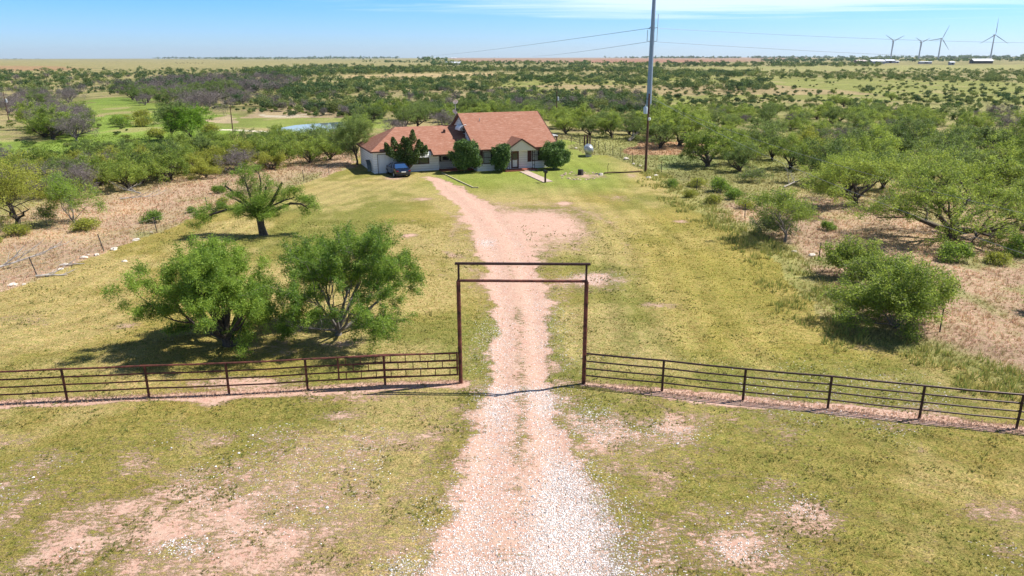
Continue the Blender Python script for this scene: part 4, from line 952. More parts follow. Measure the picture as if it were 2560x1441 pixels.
MB().box(WT + .002, 12.0, WD - WT, WD - .002, -.3, EZ).build('wall', m_side, house)
front_panel(7.9 + .002, 11.98, 1.3, EZ, [(8.4, 10.6, .9, 2.25)], 'porch_wall')
MB().box(7.76, 7.9, WT + .002, 1.298, -.3, EZ).build('wall', m_side, house)
# main block walls
MU0, MU1, MV0, MV1 = 12.0, 22.3, -2.75, 10.5
FW_ = (12.75, 15.1, .85, 2.35); FD = (16.35, 17.35, .12, 2.3); FW2 = (19.05, 21.1, .9, 2.4)
front_panel(MU0, MU1, MV0, EZ, [FW_, FD, FW2])
RV, RZ = 3.9, 6.45; OH = .42
slope = (RZ - EZ) / (RV - (MV0 - OH))
def zr(v): return RZ - .16 - slope * abs(v - RV)
def gable_wall(u, hole=None):
    m = MB(); pr = [(MV0 + WT + .002, -.3), (MV0 + WT + .002, zr(MV0 + WT)), (RV, zr(RV)), (MV1, zr(MV1)), (MV1, -.3)]; n = len(pr)
    vs = [(u, v, z) for v, z in pr] + [(u + WT, v, z) for v, z in pr]; m.add(vs, [tuple(range(n)), tuple(range(2 * n - 1, n - 1, -1))] + [(i, i + n, (i + 1) % n + n, (i + 1) % n) for i in range(n)]); return m.build('gable_wall', m_side, house)
gable_wall(MU0); gable_wall(MU1 - WT)
MB().box(MU0 + WT + .002, MU1 - WT - .002, MV1 - WT, MV1 - .002, -.3, EZ).build('wall', m_side, house)
# roofs
def slab(m, quad, th=.12):
    a = [Vector(p) for p in quad]; n = (a[1] - a[0]).cross(a[2] - a[0]).normalized()
    if n.z < 0: a = a[::-1]; n = -n
    k = len(a); vs = a + [p - Vector((0, 0, th)) for p in a]
    return m.add(vs, [tuple(range(k)), tuple(range(2 * k - 1, k - 1, -1))] + [(i, i + k, (i + 1) % k + k, (i + 1) % k) for i in range(k)])
m = MB(); a, b_ = MU0 - .35, MU1 + .3; f, bk = MV0 - OH, MV1 + OH; zf = RZ - slope * (RV - f); zb = RZ - slope * (bk - RV)
slab(m, [(a, f, zf), (b_, f, zf), (b_, RV, RZ), (a, RV, RZ)]); slab(m, [(a, RV + .002, RZ), (b_, RV + .002, RZ), (b_, bk, zb), (a, bk, zb)])
roofm = m.build('roof', m_roof, house)
m = MB()
for u in (a - .02, b_ + .02):
    m.bar((u, f, zf - .06), (u, RV, RZ - .06), .04, .2); m.bar((u, RV + .01, RZ - .06), (u, bk, zb - .06), .04, .2)
m.bar((a, f - .022, zf - .07), (b_, f - .022, zf - .07), .04, .17); m.build('fascia', m_trim, roofm)
# wing hip roof
wr = 4.5; wz = 4.95; wo = .35; ws = (wz - EZ) / (wr + wo)
def wzv(v): return EZ + (v + wo) * ws
EX = 1.15; uex = 6.9
m = MB(); e0 = -wo; ez = EZ; hu = 3.7
slab(m, [(e0, e0, ez), (uex, e0, ez), (uex + 0, wr, wz), (hu, wr, wz)])
slab(m, [(uex + .002, -wo - EX, ez - EX * ws), (12.3, -wo - EX, ez - EX * ws), (12.3, wr, wz), (uex + .002, wr, wz)])
slab(m, [(e0, WD + wo, ez), (e0, e0, ez), (hu, wr, wz)])
slab(m, [(e0, WD + wo, ez), (hu, wr + .002, wz), (12.3, wr + .002, wz), (12.3, WD + wo, ez)])
wroof = m.build('wing_roof', m_roof, house)
m = MB(); m.bar((e0, e0 - .022, ez - .07), (uex, e0 - .022, ez - .07), .04, .17); m.bar((e0 - .022, e0, ez - .07), (e0 - .022, WD + wo, ez - .07), .04, .17)
m.bar((uex, -wo - EX - .022, ez - EX * ws - .07), (11.95, -wo - EX - .022, ez - EX * ws - .07), .04, .17); m.bar((uex - .022, -wo, ez - .06), (uex - .022, -wo - EX, ez - EX * ws - .06), .04, .17)
m.build('fascia', m_trim, wroof)
m = MB(); m.lathe([(.16, -.25), (.16, .3), (.2, .32), (.0, .42)], (9.6, 3.0, wzv(3.0)), 10); m.build('roof_vent', m_trim, wroof)
m = MB(); m.tube([(17.5, 6.2, RZ - 1.3), (17.5, 6.2, RZ - .2)], .06, 8); m.tube([(14., 2.2, RZ - 1.2), (14., 2.2, RZ - .55)], .05, 8).build('vent_pipe', grey2, roofm)
# soffits close the eaves
m = MB(); m.box(e0 + .01, uex - .01, e0 + .01, -.002, ez - .13, ez - .11); m.box(uex + .03, 11.6, -wo - EX + .02, 1.29, ez - EX * ws - .03 - .12, ez - EX * ws - .13); m.build('soffit', m_white, house)
# porch gable
PU0, PU1, PV = 15.1, 19.1, -4.25; PC = (PU0 + PU1) / 2; PZ = 3.86; pz = EZ - .02
sl = (PZ - pz) / (PU1 - PC); m = MB(); vb = f + (PZ - zf) / slope
slab(m, [(PU0 - .15, PV - .12, pz - .15 * sl), (PC, PV - .12, PZ), (PC, vb, PZ + .02), (PU0 - .15, f - .1, pz - .15 * sl + .03)])
slab(m, [(PU1 + .15, PV - .12, pz - .15 * sl), (PC + .001, PV - .12, PZ), (PC + .001, vb, PZ + .02), (PU1 + .15, f - .1, pz - .15 * sl + .03)])
pr_ = m.build('porch_roof', m_roof, house)
m = MB(); m.bar((PU0 - .2, PV - .15, pz - .15 * sl - .08), (PC, PV - .15, PZ - .05), .05, .16); m.bar((PU1 + .2, PV - .15, pz - .15 * sl - .08), (PC, PV - .15, PZ - .05), .05, .16); m.build('fascia', m_trim, pr_)
m = MB(); tri = [(PU0 + .05, PV, pz - .14), (PU1 - .05, PV, pz - .14), (PC, PV, PZ - .16)]; m.add(tri + [(x, PV + .1, z) for x, _, z in tri], [(0, 1, 2), (5, 4, 3), (0, 3, 4, 1), (1, 4, 5, 2), (2, 5, 3, 0)]).build('porch_gable', pmat('cream_panel', (.66, .60, .50), .7, noise=.06, nscale=2), house)
MB().box(PU0 + .05, PU1 - .05, PV + .102, MV0 - .002, pz - .2, pz - .15).build('porch_ceiling', m_white, house)
for u in (PU0 + .35, PU1 - .35):
    m = MB()
    for du in (-.14, .14): m.bar((u + du, PV + .12, .1), (u + du, PV + .12, pz - .2), .045)
    for k in range(9): z = .25 + k * .25; m.bar((u - .14, PV + .12, z), (u + .14, PV + .12, z + .22 * (1 if k % 2 else -1)), .025)
    m.build('iron_post', m_iron, house)
m = MB(); m.box(PU0 - .1, PU1 + .1, PV - .15, MV0 - .002, -.2, .1); s_ = m.build('porch_slab', m_brk, house); MB().box(PU0 + 2.3, PU0 + 3.6, PV - .5, PV - .152, -.2, .06).build('step', m_conc, house)
# windows
def window(u0, u1, z0, z1, v, name='window', curtain=True, bars=1, shutter=None, facing='v'):
    m = MB(); t = .07
    m.box(u0, u1, v - .02, v + .08, z0, z0 + t); m.box(u0, u1, v - .02, v + .08, z1 - t, z1); m.box(u0, u0 + t, v - .02, v + .08, z0 + t, z1 - t); m.box(u1 - t, u1, v - .02, v + .08, z0 + t, z1 - t)
    for k in range(bars): uu = u0 + (u1 - u0) * (k + 1) / (bars + 1); m.box(uu - .035, uu + .035, v - .015, v + .07, z0 + t, z1 - t)
    zm = (z0 + z1) / 2; m.box(u0 + t, u1 - t, v - .01, v + .06, zm - .025, zm + .025)
    w_ = m.build(name, m_shut, house); MB().box(u0 + t, u1 - t, v + .085, v + .1, z0 + t, z1 - t).build('pane', m_glass, w_)
    if curtain: MB().box(u0 + .12, u0 + (u1 - u0) * .42, v + .078, v + .084, z0 + .1, z1 - .1).build('curtain', m_curt, w_)
    return w_
window(*WWIN, .0, curtain=True, bars=1); window(*FW_, MV0, bars=1); window(*FW2, MV0, bars=1); window(8.4, 10.6, .9, 2.25, 1.3, curtain=False)
for u0, u1 in ((12.2, 12.7), (18.5, 19.0)): MB().box(u0, u1, MV0 - .04, MV0 - .003, .85, 2.4).build('shutter', m_shut, house)
# front door
m = MB(); m.box(FD[0], FD[0] + .12, MV0 - .02, MV0 + .1, FD[2], FD[3]); m.box(FD[1] - .12, FD[1], MV0 - .02, MV0 + .1, FD[2], FD[3]); m.box(FD[0] + .12, FD[1] - .12, MV0 - .02, MV0 + .1, FD[3] - .1, FD[3]); m.build('door_frame', m_shut, house)
d_ = MB().box(FD[0] + .122, FD[1] - .122, MV0 + .03, MV0 + .08, FD[2], FD[3] - .102).build('front_door', m_brw, house)
MB().box(FD[0] + .2, FD[1] - .2, MV0 + .015, MV0 + .028, .3, 1.15).build('door_panel', m_white, d_); MB().box(FD[0] + .2, FD[1] - .2, MV0 + .015, MV0 + .028, 1.25, 1.95).build('pane', m_glass, d_)
m = MB(); m.lathe([(.0, -.05), (.03, -.04), (.03, 0)], (FD[1] - .2, MV0 + .02, 1.2), 8, 'y').build('handle', steel, d_)
# garage door
gdr = MB(); 
for k in range(4): z0 = .03 + k * .555; gdr.box(GDOOR[0] + .06, GDOOR[1] - .06, .055, .1, z0, z0 + .54)
gdr.box(GDOOR[0] + .06, GDOOR[1] - .06, .1, .12, .02, 2.2); gd_ = gdr.build('garage_door', m_door, house)
m = MB(); m.box(GDOOR[0], GDOOR[0] + .055, -.02, .12, 0, 2.25); m.box(GDOOR[1] - .055, GDOOR[1], -.02, .12, 0, 2.25); m.box(GDOOR[0] + .055, GDOOR[1] - .055, -.02, .12, 2.2, 2.25); m.build('door_frame', m_trim, gd_)
# awnings
def awning(o, ax, w_, h, dep, name='awning'):
    """o: corner, ax: (u dir) 0 -> along u facing -v, 1 -> along v facing -u"""
    m = MB(); n = 9
    for k in range(n):
        a0 = w_ * k / n; a1 = w_ * (k + .86) / n
        for q in range(4):
            t0, t1 = q / 4, (q + 1) / 4; f0 = lambda t: (dep * math.sin(t * PI / 2), h * (1 - t ** 1.6))
            (d0, h0), (d1, h1) = f0(t0), f0(t1)
            if ax == 0: vs = [(o[0] + a0, o[1] - d0, o[2] + h0), (o[0] + a1, o[1] - d0, o[2] + h0), (o[0] + a1, o[1] - d1, o[2] + h1), (o[0] + a0, o[1] - d1, o[2] + h1)]
            else: vs = [(o[0] - d0, o[1] + a0, o[2] + h0), (o[0] - d0, o[1] + a1, o[2] + h0), (o[0] - d1, o[1] + a1, o[2] + h1), (o[0] - d1, o[1] + a0, o[2] + h1)]
            b2 = [(x, y, z - .025) for x, y, z in vs]; m.add(vs + b2, [(0, 1, 2, 3), (7, 6, 5, 4), (0, 4, 5, 1), (1, 5, 6, 2), (2, 6, 7, 3), (3, 7, 4, 0)])
    for e in (0, w_ * .985):
        P0, P1, P2 = ((o[0] + e, o[1] - .02, o[2]), (o[0] + e, o[1] - dep, o[2] + .01), (o[0] + e, o[1] - .02, o[2] + h)) if ax == 0 else ((o[0] - .02, o[1] + e, o[2]), (o[0] - dep, o[1] + e, o[2] + .01), (o[0] - .02, o[1] + e, o[2] + h))
        m.bar(P0, P1, .03); m.bar(P1, P2, .02); m.bar(P2, P0, .03)
    return m.build(name, m_white, house)
awning((4.2, -.01, 1.75), 0, 2.7, .72, .8); 
# gable window + awning in the left end wall
def side_window(v0, v1, z0, z1):
    u = MU0; m = MB(); t = .07
    m.box(u - .05, u - .002, v0, v1, z0, z0 + t); m.box(u - .05, u - .002, v0, v1, z1 - t, z1); m.box(u - .05, u - .002, v0, v0 + t, z0 + t, z1 - t); m.box(u - .05, u - .002, v1 - t, v1, z0 + t, z1 - t); m.box(u - .045, u - .002, v0 + t, v1 - t, (z0 + z1) / 2 - .03, (z0 + z1) / 2 + .03)
    w_ = m.build('gable_window', m_white, house); MB().box(u - .03, u - .003, v0 + t, v1 - t, z0 + t, z1 - t).build('pane', m_glass, w_)
side_window(1.7, 3.1, 3.35, 4.75); awning((MU0 - .01, 1.4, 4.55), 1, 2.0, .7, .9)
m = MB()
for k in range(7): m.box(MU0 - .03, MU0 - .003, 3.5 + .0, 4.3, 5.2 - .1 * k - .03, 5.2 - .1 * k)
m.build('gable_vent', m_white, house)
# recessed porch: air conditioner, rail, floor, corner post
m = MB(); m.box(8.5, 9.55, .75, 1.29, 1.0, 1.62); ac = m.build('air_conditioner', pmat('cooler_beige', (.72, .70, .66), .5), house); MB().box(8.62, 9.43, .73, .748, 1.08, 1.54).build('grille', m_dark, ac)
MB().box(7.92, 11.96, -1.4, 1.298, -.2, .1).build('porch_floor', m_brk, house)
m = MB(); m.bar((8.0, -.05, .85), (11.0, -.05, .85), .05); m.bar((8.0, -.05, .2), (11.0, -.05, .2), .05)
for k in range(24): m.bar((8.05 + k * .125, -.05, .2), (8.05 + k * .125, -.05, .85), .022)
m.build('railing', m_white, house)
m = MB(); m.box(MU0 - .07, MU0 - .003, MV0 - .03, MV0 + .12, 0, EZ - .12); m.box(7.905, 7.97, -.03, .1, 0, EZ - .1); m.build('corner_board', m_white, house)
# dark curved cooler duct leaning on the garage side wall
m = MB()
for k in range(9):
    a0 = PI * .5 * k / 9; a1 = PI * .5 * (k + 1) / 9; R_ = 1.3
    p = lambda a_, rr: (-.02, 1.6 - 0 + R_ * 0 + (1.5 - rr * math.cos(a_)) * -1 + .2, rr * math.sin(a_))
for k in range(10):
    a0 = .1 + 1.35 * k / 10; a1 = .1 + 1.35 * (k + 1) / 10
    q = [(-.35 - 0 * .1, .9 + 1.3 * (1 - math.cos(a)), .05 + 1.35 * math.sin(a)) for a in (a0, a1)]
    m.bar(q[0], q[1], .5, .07, up=(0, -1, .2))
hoop = m.build('curved_panel', pmat('dull_metal_dark', (.10, .13, .13), .5, .5, noise=.3, nscale=3), None)
px_ = hl(0, 0); hoop.location = (px_[0], px_[1], 0); hoop.rotation_euler = (0, 0, HR); tag(hoop, 'dark curved metal panel leaning on the garage end wall', 'metal panel')
# pergola behind the right end
pg = empty('pergola', (*hl(22.9, 3.6), 0), HR, 'dark red lean-to with white slats at the right rear of the house', 'pergola')
for x, y in ((0, 0), (2.4, 0), (0, 5), (2.4, 5)): MB().box(x - .08, x + .08, y - .08, y + .08, -.2, 2.98).build('post', m_shut, pg)
MB().box(-.06, 2.5, .7, 4.6, 0, 2.2).build('screen', m_shut, pg)
m = MB(); m.box(-.1, 2.6, -.1, .06, 3.0, 3.14); m.box(-.1, 2.6, 4.94, 5.1, 3.0, 3.14); m.build('beam', m_shut, pg)
m = MB()
for k in range(7): m.box(-.2 + k * .42, -.1 + k * .42, -.3, 5.3, 3.145, 3.27)
m.build('slat', m_white, pg)
# satellite dishes
def dish(u, v, z, label, az, h):
    x, y = hl(u, v); r = empty('satellite_dish', (x, y, z), az, label, 'satellite dish', 'satellite dishes on the gable')
    m = MB(); m.tube([(0, 0, -.3), (0, 0, h)], .03, 8).build('mast', steel, r, True)
    m = MB(); pr = [(.33 * t, .1 * t * t) for t in (0, .25, .5, .75, 1)] + [(.34, .09)] + [(.33 * t, .1 * t * t - .015) for t in (1, .5, 0)]
    m.lathe(pr, (0, 0, 0), 20, 'y'); o = m.build('reflector', m_white, r, True); o.location = (0, .05, h); o.rotation_euler = (math.radians(-35), 0, 0)
    m = MB(); m.bar((0, 0, h - .3), (0, .45, h + .1), .025); m.box(-.04, .04, .42, .5, h + .07, h + .15); m.build('feed_arm', steel, r)
dish(11.6, 4.6, 6.4, 'white satellite dish low at the left end of the gable ridge', math.radians(150), .25)
dish(11.9, 5.6, 5.9, 'grey satellite dish on a taller mast behind the gable peak', math.radians(200), 1.9)
# walk, bed edging
def sheet(name, pts, z, mat, th=.06):
    m = MB(); vs = [(x, y, z) for x, y in pts] + [(x, y, z - th) for x, y in pts]; k = len(pts)
    A = sum(pts[i][0] * pts[(i + 1) % k][1] - pts[(i + 1) % k][0] * pts[i][1] for i in range(k))
    if A < 0: vs = [(x, y, z) for x, y in pts[::-1]] + [(x, y, z - th) for x, y in pts[::-1]]
    return m.add(vs, [tuple(range(k)), tuple(range(2 * k - 1, k - 1, -1))] + [(i, i + k, (i + 1) % k + k, (i + 1) % k) for i in range(k)]).build(name, mat)
tag(sheet('path', [G(1299, 430.5), G(1322, 429.5), G(1382, 455), G(1358, 457)], .07, m_conc, .2), kind='structure')
m = MB(); E = [G(1105, 434), G(1183, 470), G(1196, 470)]
for p, q in zip(E, E[1:]): m.bar((*p, gzz(*p) + .05), (*q, gzz(*q) + .05), .12, .12)
tag(m.build('garden_edging', pmat('pale_edging', (.42, .37, .22), .8)), 'pale line of edging from the porch to the lawn corner', 'edging')

# ------------------------------------------------------------------ mailbox, stump, tank, poles
bx, by = G(1363, 457); mb = empty('mailbox', (bx, by, gzz(bx, by)), math.radians(25), 'black mailbox on a thick post beside the front walk', 'mailbox')
m = MB(); m.box(-.08, .08, -.08, .08, -.2, 1.08); m.bar((0, 0, .8), (0, -.25, 1.05), .07); m.build('post', m_iron, mb)
m = MB(); pr = [(-.13, 0), (.13, 0), (.13, .16)] + [(.13 * math.cos(a), .16 + .13 * math.sin(a)) for a in [PI * k / 8 for k in range(1, 8)]] + [(-.13, .16)]; n = len(pr)
m.add([(x, -.32, 1.08 + z) for x, z in pr] + [(x, .26, 1.08 + z) for x, z in pr], [tuple(range(n)), tuple(range(2 * n - 1, n - 1, -1))] + [(i, (i + 1) % n, (i + 1) % n + n, i + n)[::-1] for i in range(n)]); m.build('box', pmat('black_enamel', (.02, .02, .022), .35), mb)
MB().box(.132, .145, -.05, .02, 1.2, 1.4).build('flag', pmat('red_flag', (.5, .04, .03), .5), mb)
sx_, sy_ = G(1451, 438); m = MB(); m.lathe([(0, -.1), (.36, -.1), (.34, .15), (.31, .55), (.29, .62), (.2, .64), (0, .6)], (0, 0, 0), 14)
g = random.Random(4); m.v = [(x * (1 + .07 * math.sin(3 * math.atan2(y, x) + 1)), y * (1 + .05 * math.cos(5 * math.atan2(y, x))), z) for x, y, z in m.v]
st = m.build('tree_stump', pmat('charred_wood', (.035, .03, .028), .9, noise=.5, nscale=8, bump=.5), None, True, (sx_, sy_, gzz(sx_, sy_))); tag(st, 'dark cut tree stump inside the ring of stones', 'stump')
tx, ty = G(1471, 391); tank = empty('propane_tank', (tx, ty, gzz(tx, ty)), -.06, 'silver propane tank seen end-on in the side yard', 'gas tank')
m_tank = pmat('silver_paint', (.36, .38, .40), .42, .6, noise=.12, nscale=2, spec=.6)
TR = .64; m = MB(); L_ = 2.0; pr = [(TR * math.sin(a), -L_ / 2 - TR * .75 * math.cos(a)) for a in [PI / 2 * k / 7 for k in range(8)]] + [(TR * math.cos(a), L_ / 2 + TR * .75 * math.sin(a)) for a in [PI / 2 * k / 7 for k in range(8)]]
m.lathe(pr, (0, 0, .95), 28, 'y').build('tank_body', m_tank, tank, True)
m = MB(); m.lathe([(.0, .98 + TR * .55 + .35), (.2, .98 + TR * .55 + .32), (.24, .98 + TR * .55 + .2), (.23, TR * .9 + .9)], (0, -.1, 0), 16).build('valve_dome', m_tank, tank, True)
for y in (-.75, .75): MB().box(-.4, .4, y - .06, y + .06, -.1, .42).build('leg', m_tank, tank)
wood = pmat('pole_wood', (.10, .05, .035), .85, noise=.4, nscale=6, bump=.3, stretch=(1, 1, .1))
grey = pmat('galvanised_grey', (.30, .35, .42), .45, .4, noise=.08, nscale=3)
qx, qy = G(1613.5, 430); pole = empty('utility_pole', (qx, qy, gzz(qx, qy)), 0, 'brown wooden utility pole with transformer and lamp at the yard corner', 'utility pole')
PHT = 9.1; m = MB(); m.tube([(0, 0, -.5), (0, 0, PHT)], [.17, .11], 12).build('pole', wood, pole, True)
m = MB(); m.lathe([(0, 6.8), (.24, 6.82), (.25, 7.5), (.2, 7.62), (.06, 7.65), (.05, 7.85), (0, 7.86)], (-.38, -.1, 0), 16).build('transformer', pmat('transformer_grey', (.50, .56, .62), .4, .2), pole, True)
m = MB(); m.bar((0, 0, 7.4), (-.38, -.1, 7.4), .06); m.bar((0, 0, 8.5), (-.45, -.1, 8.5), .07); m.bar((-.42, -.1, 8.5), (-.42, -.1, 8.85), .07); m.build('bracket', m_iron, pole)
m = MB(); m.bar((0, 0, 6.2), (.05, -.5, 6.35), .04); m.lathe([(0, 6.4), (.12, 6.4), (.17, 6.25), (.13, 6.1), (0, 6.05)], (.05, -.55, 0), 14).build('yard_lamp', m_white, pole, True)
# steel transmission monopole
ex, ey = G(1619, 316); D_ = ey; mono = empty('transmission_monopole', (ex, ey, gzz(ex, ey)), 0, 'tall pale grey steel transmission pole rising out of the picture', 'power pole')
MH = 34; m = MB(); m.tube([(0, 0, -.5), (0, 0, MH)], [.56, .26], 12).build('shaft', grey, mono, True)
def zat(py, x, y):  # height above ground of a point over (x,y) seen at photo row py
    d = FW - UP * ((py - CY) / F); return CAMH + d[2] / d[1] * y
zt = zat(72, ex, ey); zl = zat(106, ex, ey)
ins = pmat('insulator_grey', (.45, .47, .5), .4)
for sgn, zc in ((1, zt), (-1, zl), (1, zl)):
    m = MB(); m.tube([(0, 0, zc + .0), (sgn * .95, 0, zc + .15)], [.07, .05], 8)
    m.tube([(sgn * .95, 0, zc + .1), (sgn * .95, 0, zc + 2.6 if sgn > 0 else zc + 2.2)], .05, 8)
    for k in range(8): m.lathe([(.05, -.02), (.12, 0), (.05, .03)], (sgn * .95, 0, zc + .5 + k * .22), 10)
    m.build('insulator', ins, mono, True)
m = MB(); m.tube([(-.3, 0, zt + .25), (-.75, 0, zt - .1)], .09, 8).build('bracket', grey, mono, True)
# conductors, strung on to poles beyond the picture
cable = pmat('cable', (.10, .10, .12), .5, .6); cab2 = pmat('pale_cable', (.55, .55, .56), .4, .5)
def span(p, q, sag, r, label, mat=cable, n=26, group='power lines from the steel pole'):
    P_ = Vector(p); Q_ = Vector(q); pts = [P_.lerp(Q_, t) - Vector((0, 0, sag * 4 * t * (1 - t))) - P_ for t in [i / n for i in range(n + 1)]]
    m = MB(); m.tube(pts, r, 5); o = m.build('power_line', mat, None, True, tuple(P_)); return tag(o, label, 'power line', group)
def ray(px, py, y):
    d = FW + RT * ((px - CX) / F) - UP * ((py - CY) / F); t = y / d[1]; return (float(d[0] * t), y, float(CAMH + d[2] * t))
span((ex + .95, ey, zt), ray(2900, 106, ey * 1.0 + 120), 1.2, .028, 'upper power line running right from the steel pole')
span((ex + .95, ey, zl), ray(2750, 147, ey + 190), 1.2, .025, 'lower power line running right from the steel pole')
span((ex - .75, ey, zt), ray(1080, 139, ey + 560), .8, .04, 'upper power line running far left from the steel pole')
span((ex - .95, ey, zl), ray(1330, 141, ey + 420), .6, .035, 'lower power line running far left from the steel pole')
span((qx, qy, gzz(qx, qy) + 8.9), ray(2660, 668, 38), 1.0, .012, 'lower pale service line sloping right from the wooden pole', cab2, group='service lines from the wooden pole')
span((qx, qy, gzz(qx, qy) + 8.6), ray(2700, 566, 42), .9, .012, 'upper pale service line sloping right from the wooden pole', cab2, group='service lines from the wooden pole')
# lesser poles
def small_pole(px, py, h, label, tr=False):
    x, y = G(px, py); r = empty('utility_pole', (x, y, gzz(x, y)), 0, label, 'utility pole'); MB().tube([(0, 0, -.3), (0, 0, h)], [.11, .07], 8).build('pole', wood, r, True)
    if tr: m = MB(); m.lathe([(0, h - 2.2), (.2, h - 2.2), (.2, h - 1.5), (0, h - 1.4)], (.28, 0, 0), 10).build('transformer', ins, r, True)
    else: MB().bar((-.3, 0, h - .3), (.3, 0, h - .3), .06).build('crossarm', wood, r)
small_pole(1391, 305, 6.6, 'dark wooden pole behind the right end of the house', True)
small_pole(22, 300, 6.0, 'weathered pole with grey transformer at the far left edge', True)
small_pole(583, 335, 4.9, 'thin brown pole between the green flat and the pond')
# car
car = empty('sedan_car', (*G(997, 447), 0), HR + math.radians(4), 'black four-door sedan parked nose-in before the garage door', 'car')
cx_, cy_ = G(990, 443); car.location = (cx_, cy_ + 1.6, gzz(cx_, cy_ + 1.6))
m_paint = pmat('black_car_paint', (.010, .017, .045), .22, .3, spec=.6, coat=.8); m_cg = pmat('car_glass', (.02, .06, .16), .05, spec=.9); m_tyre = pmat('tyre', (.02, .02, .02), .85); m_rim = pmat('alloy_rim', (.6, .62, .65), .3, .8)  # car_glass: the blue reflection in the windows is painted into its base colour
st_ = [(-2.35, .36, .80, .62, .70), (-2.28, .26, .93, .78, .82), (-2.0, .20, 1.02, .86, .90), (-1.2, .2, 1.02, .90, .92), (0, .2, .98, .91, .93), (1.1, .2, .94, .90, .92), (1.9, .22, .84, .84, .90), (2.2, .28, .72, .76, .82), (2.33, .38, .60, .55, .66)]
def loft(secs, name, mat, parent):
    m = MB(); n = 10
    for (y, z0, z1, wt, wb) in secs:
        zs = z0 + (z1 - z0) * .62
        m.v += [(-wb * .88, y, z0), (-wb, y, z0 + .12), (-wb, y, zs), (-wt, y, z1 - .03), (-wt * .8, y, z1), (wt * .8, y, z1), (wt, y, z1 - .03), (wb, y, zs), (wb, y, z0 + .12), (wb * .88, y, z0)]
    fs = []
    for i in range(len(secs) - 1):
        for k in range(n): k2 = (k + 1) % n; fs.append((i * n + k, i * n + k2, (i + 1) * n + k2, (i + 1) * n + k))
    fs.append(tuple(range(n - 1, -1, -1))); fs.append(tuple((len(secs) - 1) * n + k for k in range(n))); m.f += fs; m.m += [0] * len(fs)
    return m.build(name, mat, parent, True)
loft(st_, 'body', m_paint, car)
m = MB(); R_ = [(-1.62, 1.0, .80, .80), (-.95, 1.42, .62, .78), (.1, 1.46, .64, .80), (.55, 1.40, .62, .80), (1.25, .95, .82, .82)]
lw = []
for y, z, wt, wb in R_: m.v += [(-wb, y, .93), (-wt, y, z), (wt, y, z), (wb, y, .93)]
m.f = [(i * 4 + k, i * 4 + k + 1, i * 4 + k + 5, i * 4 + k + 4) for i in range(4) for k in range(3)]; m.m = [0] * 12
cab = m.build('cabin_glass', m_cg, car, False)
m = MB(); m.v = [(-.6, -.95, 1.435), (.6, -.95, 1.435), (.62, .1, 1.475), (-.62, .1, 1.475), (.6, .5, 1.425), (-.6, .5, 1.425)]; m.f = [(0, 1, 2, 3), (3, 2, 4, 5)]; m.v += [(x, y, z - .03) for x, y, z in m.v]; m.f += [(3 + 6, 2 + 6, 1 + 6, 0 + 6), (11, 10, 8, 9), (0, 6, 7, 1), (1, 7, 8, 2), (2, 8, 10, 4), (4, 10, 11, 5), (5, 11, 9, 3), (3, 9, 6, 0)]; m.m = [0] * 10
m.build('roof_panel', m_paint, car)
m = MB()
for s in (-1, 1):
    m.bar((s * .8, -1.62, 1.0), (s * .62, -.95, 1.43), .07); m.bar((s * .82, 1.25, .96), (s * .62, .5, 1.42), .06); m.bar((s * .8, -.05, .98), (s * .65, -.05, 1.45), .06); m.bar((s * .62, -.95, 1.43), (s * .64, .5, 1.43), .05)
m.build('pillar', m_paint, car)
for sx2 in (-1, 1):
    for y in (-1.45, 1.4):
        m = MB(); w_ = m.lathe([(.2, -.1), (.31, -.11), (.335, -.08), (.335, .08), (.31, .11), (.2, .1)], (sx2 * .85, y, .33), 20, 'x').build('wheel', m_tyre, car, True)
        m = MB(); m.lathe([(0, .08 * sx2), (.06, .1 * sx2), (.07, .07 * sx2), (.2, .06 * sx2), (.22, .105 * sx2), (.24, .1 * sx2)], (sx2 * .85, y, .33), 16, 'x').build('rim', m_rim, w_, True)
    MB().box(min(sx2 * .58, sx2 * .84), max(sx2 * .58, sx2 * .84), -2.37, -2.2, .72, .82).build('tail_light', pmat('tail_lamp_red', (.35, .01, .01), .2), car)
    m = MB(); m.bar((sx2 * .88, .85, .98), (sx2 * 1.0, .82, 1.02), .05); m.box(min(sx2 * .96, sx2 * 1.12), max(sx2 * .96, sx2 * 1.12), .74, .86, .96, 1.1); m.build('side_mirror', m_paint, car)
MB().box(-.26, .26, -2.385, -2.352, .60, .73).build('licence_plate', m_white, car)
m = MB(); m.box(-.8, .8, -2.40, -2.2, .30, .40); m.build('bumper', m_tyre, car)
m = MB(); m.box(-.1, .1, -.05, .05, 0, 0); 

# ------------------------------------------------------------------ wire fences
m_post = pmat('fence_post_steel', (.06, .055, .05), .7, .3); m_wire = pmat('fence_wire', (.22, .20, .18), .6, .5)
def wire_fence(name, pts, label, hgt=1.25, wires=4, pr=.035, tilt=None, wr_=.006):
    c = pts[0]; r = empty(name, (c[0], c[1], gzz(*c)), 0, label, 'fence'); g = random.Random(len(pts)); tops = []
    for i, p in enumerate(pts):
        b0 = Vector((p[0] - c[0], p[1] - c[1], gzz(*p) - gzz(*c))); tx_ = g.uniform(-.05, .05) + (tilt[i] if tilt else 0); t_ = b0 + Vector((tx_, g.uniform(-.04, .04), hgt))
        MB().tube([b0 - Vector((0, 0, .2)), t_], pr, 6).build('post', m_post, r, True); tops.append((b0, t_))
    for k in range(wires):
        f_ = .3 + .62 * k / max(1, wires - 1); m = MB(); m.tube([a.lerp(b2, f_) for a, b2 in tops], wr_, 4).build('wire', m_wire, r)
wire_fence('wire_fence', [G(*p) for p in [(-260, 800), (95, 690), (261, 628), (393, 582), (520, 528), (760, 453), (823, 438), (880, 405)]], 'barbed wire fence on dark steel posts along the left lawn edge', tilt=[-.1, -.3, -.22, -.16, -.1, -.05, 0, 0])
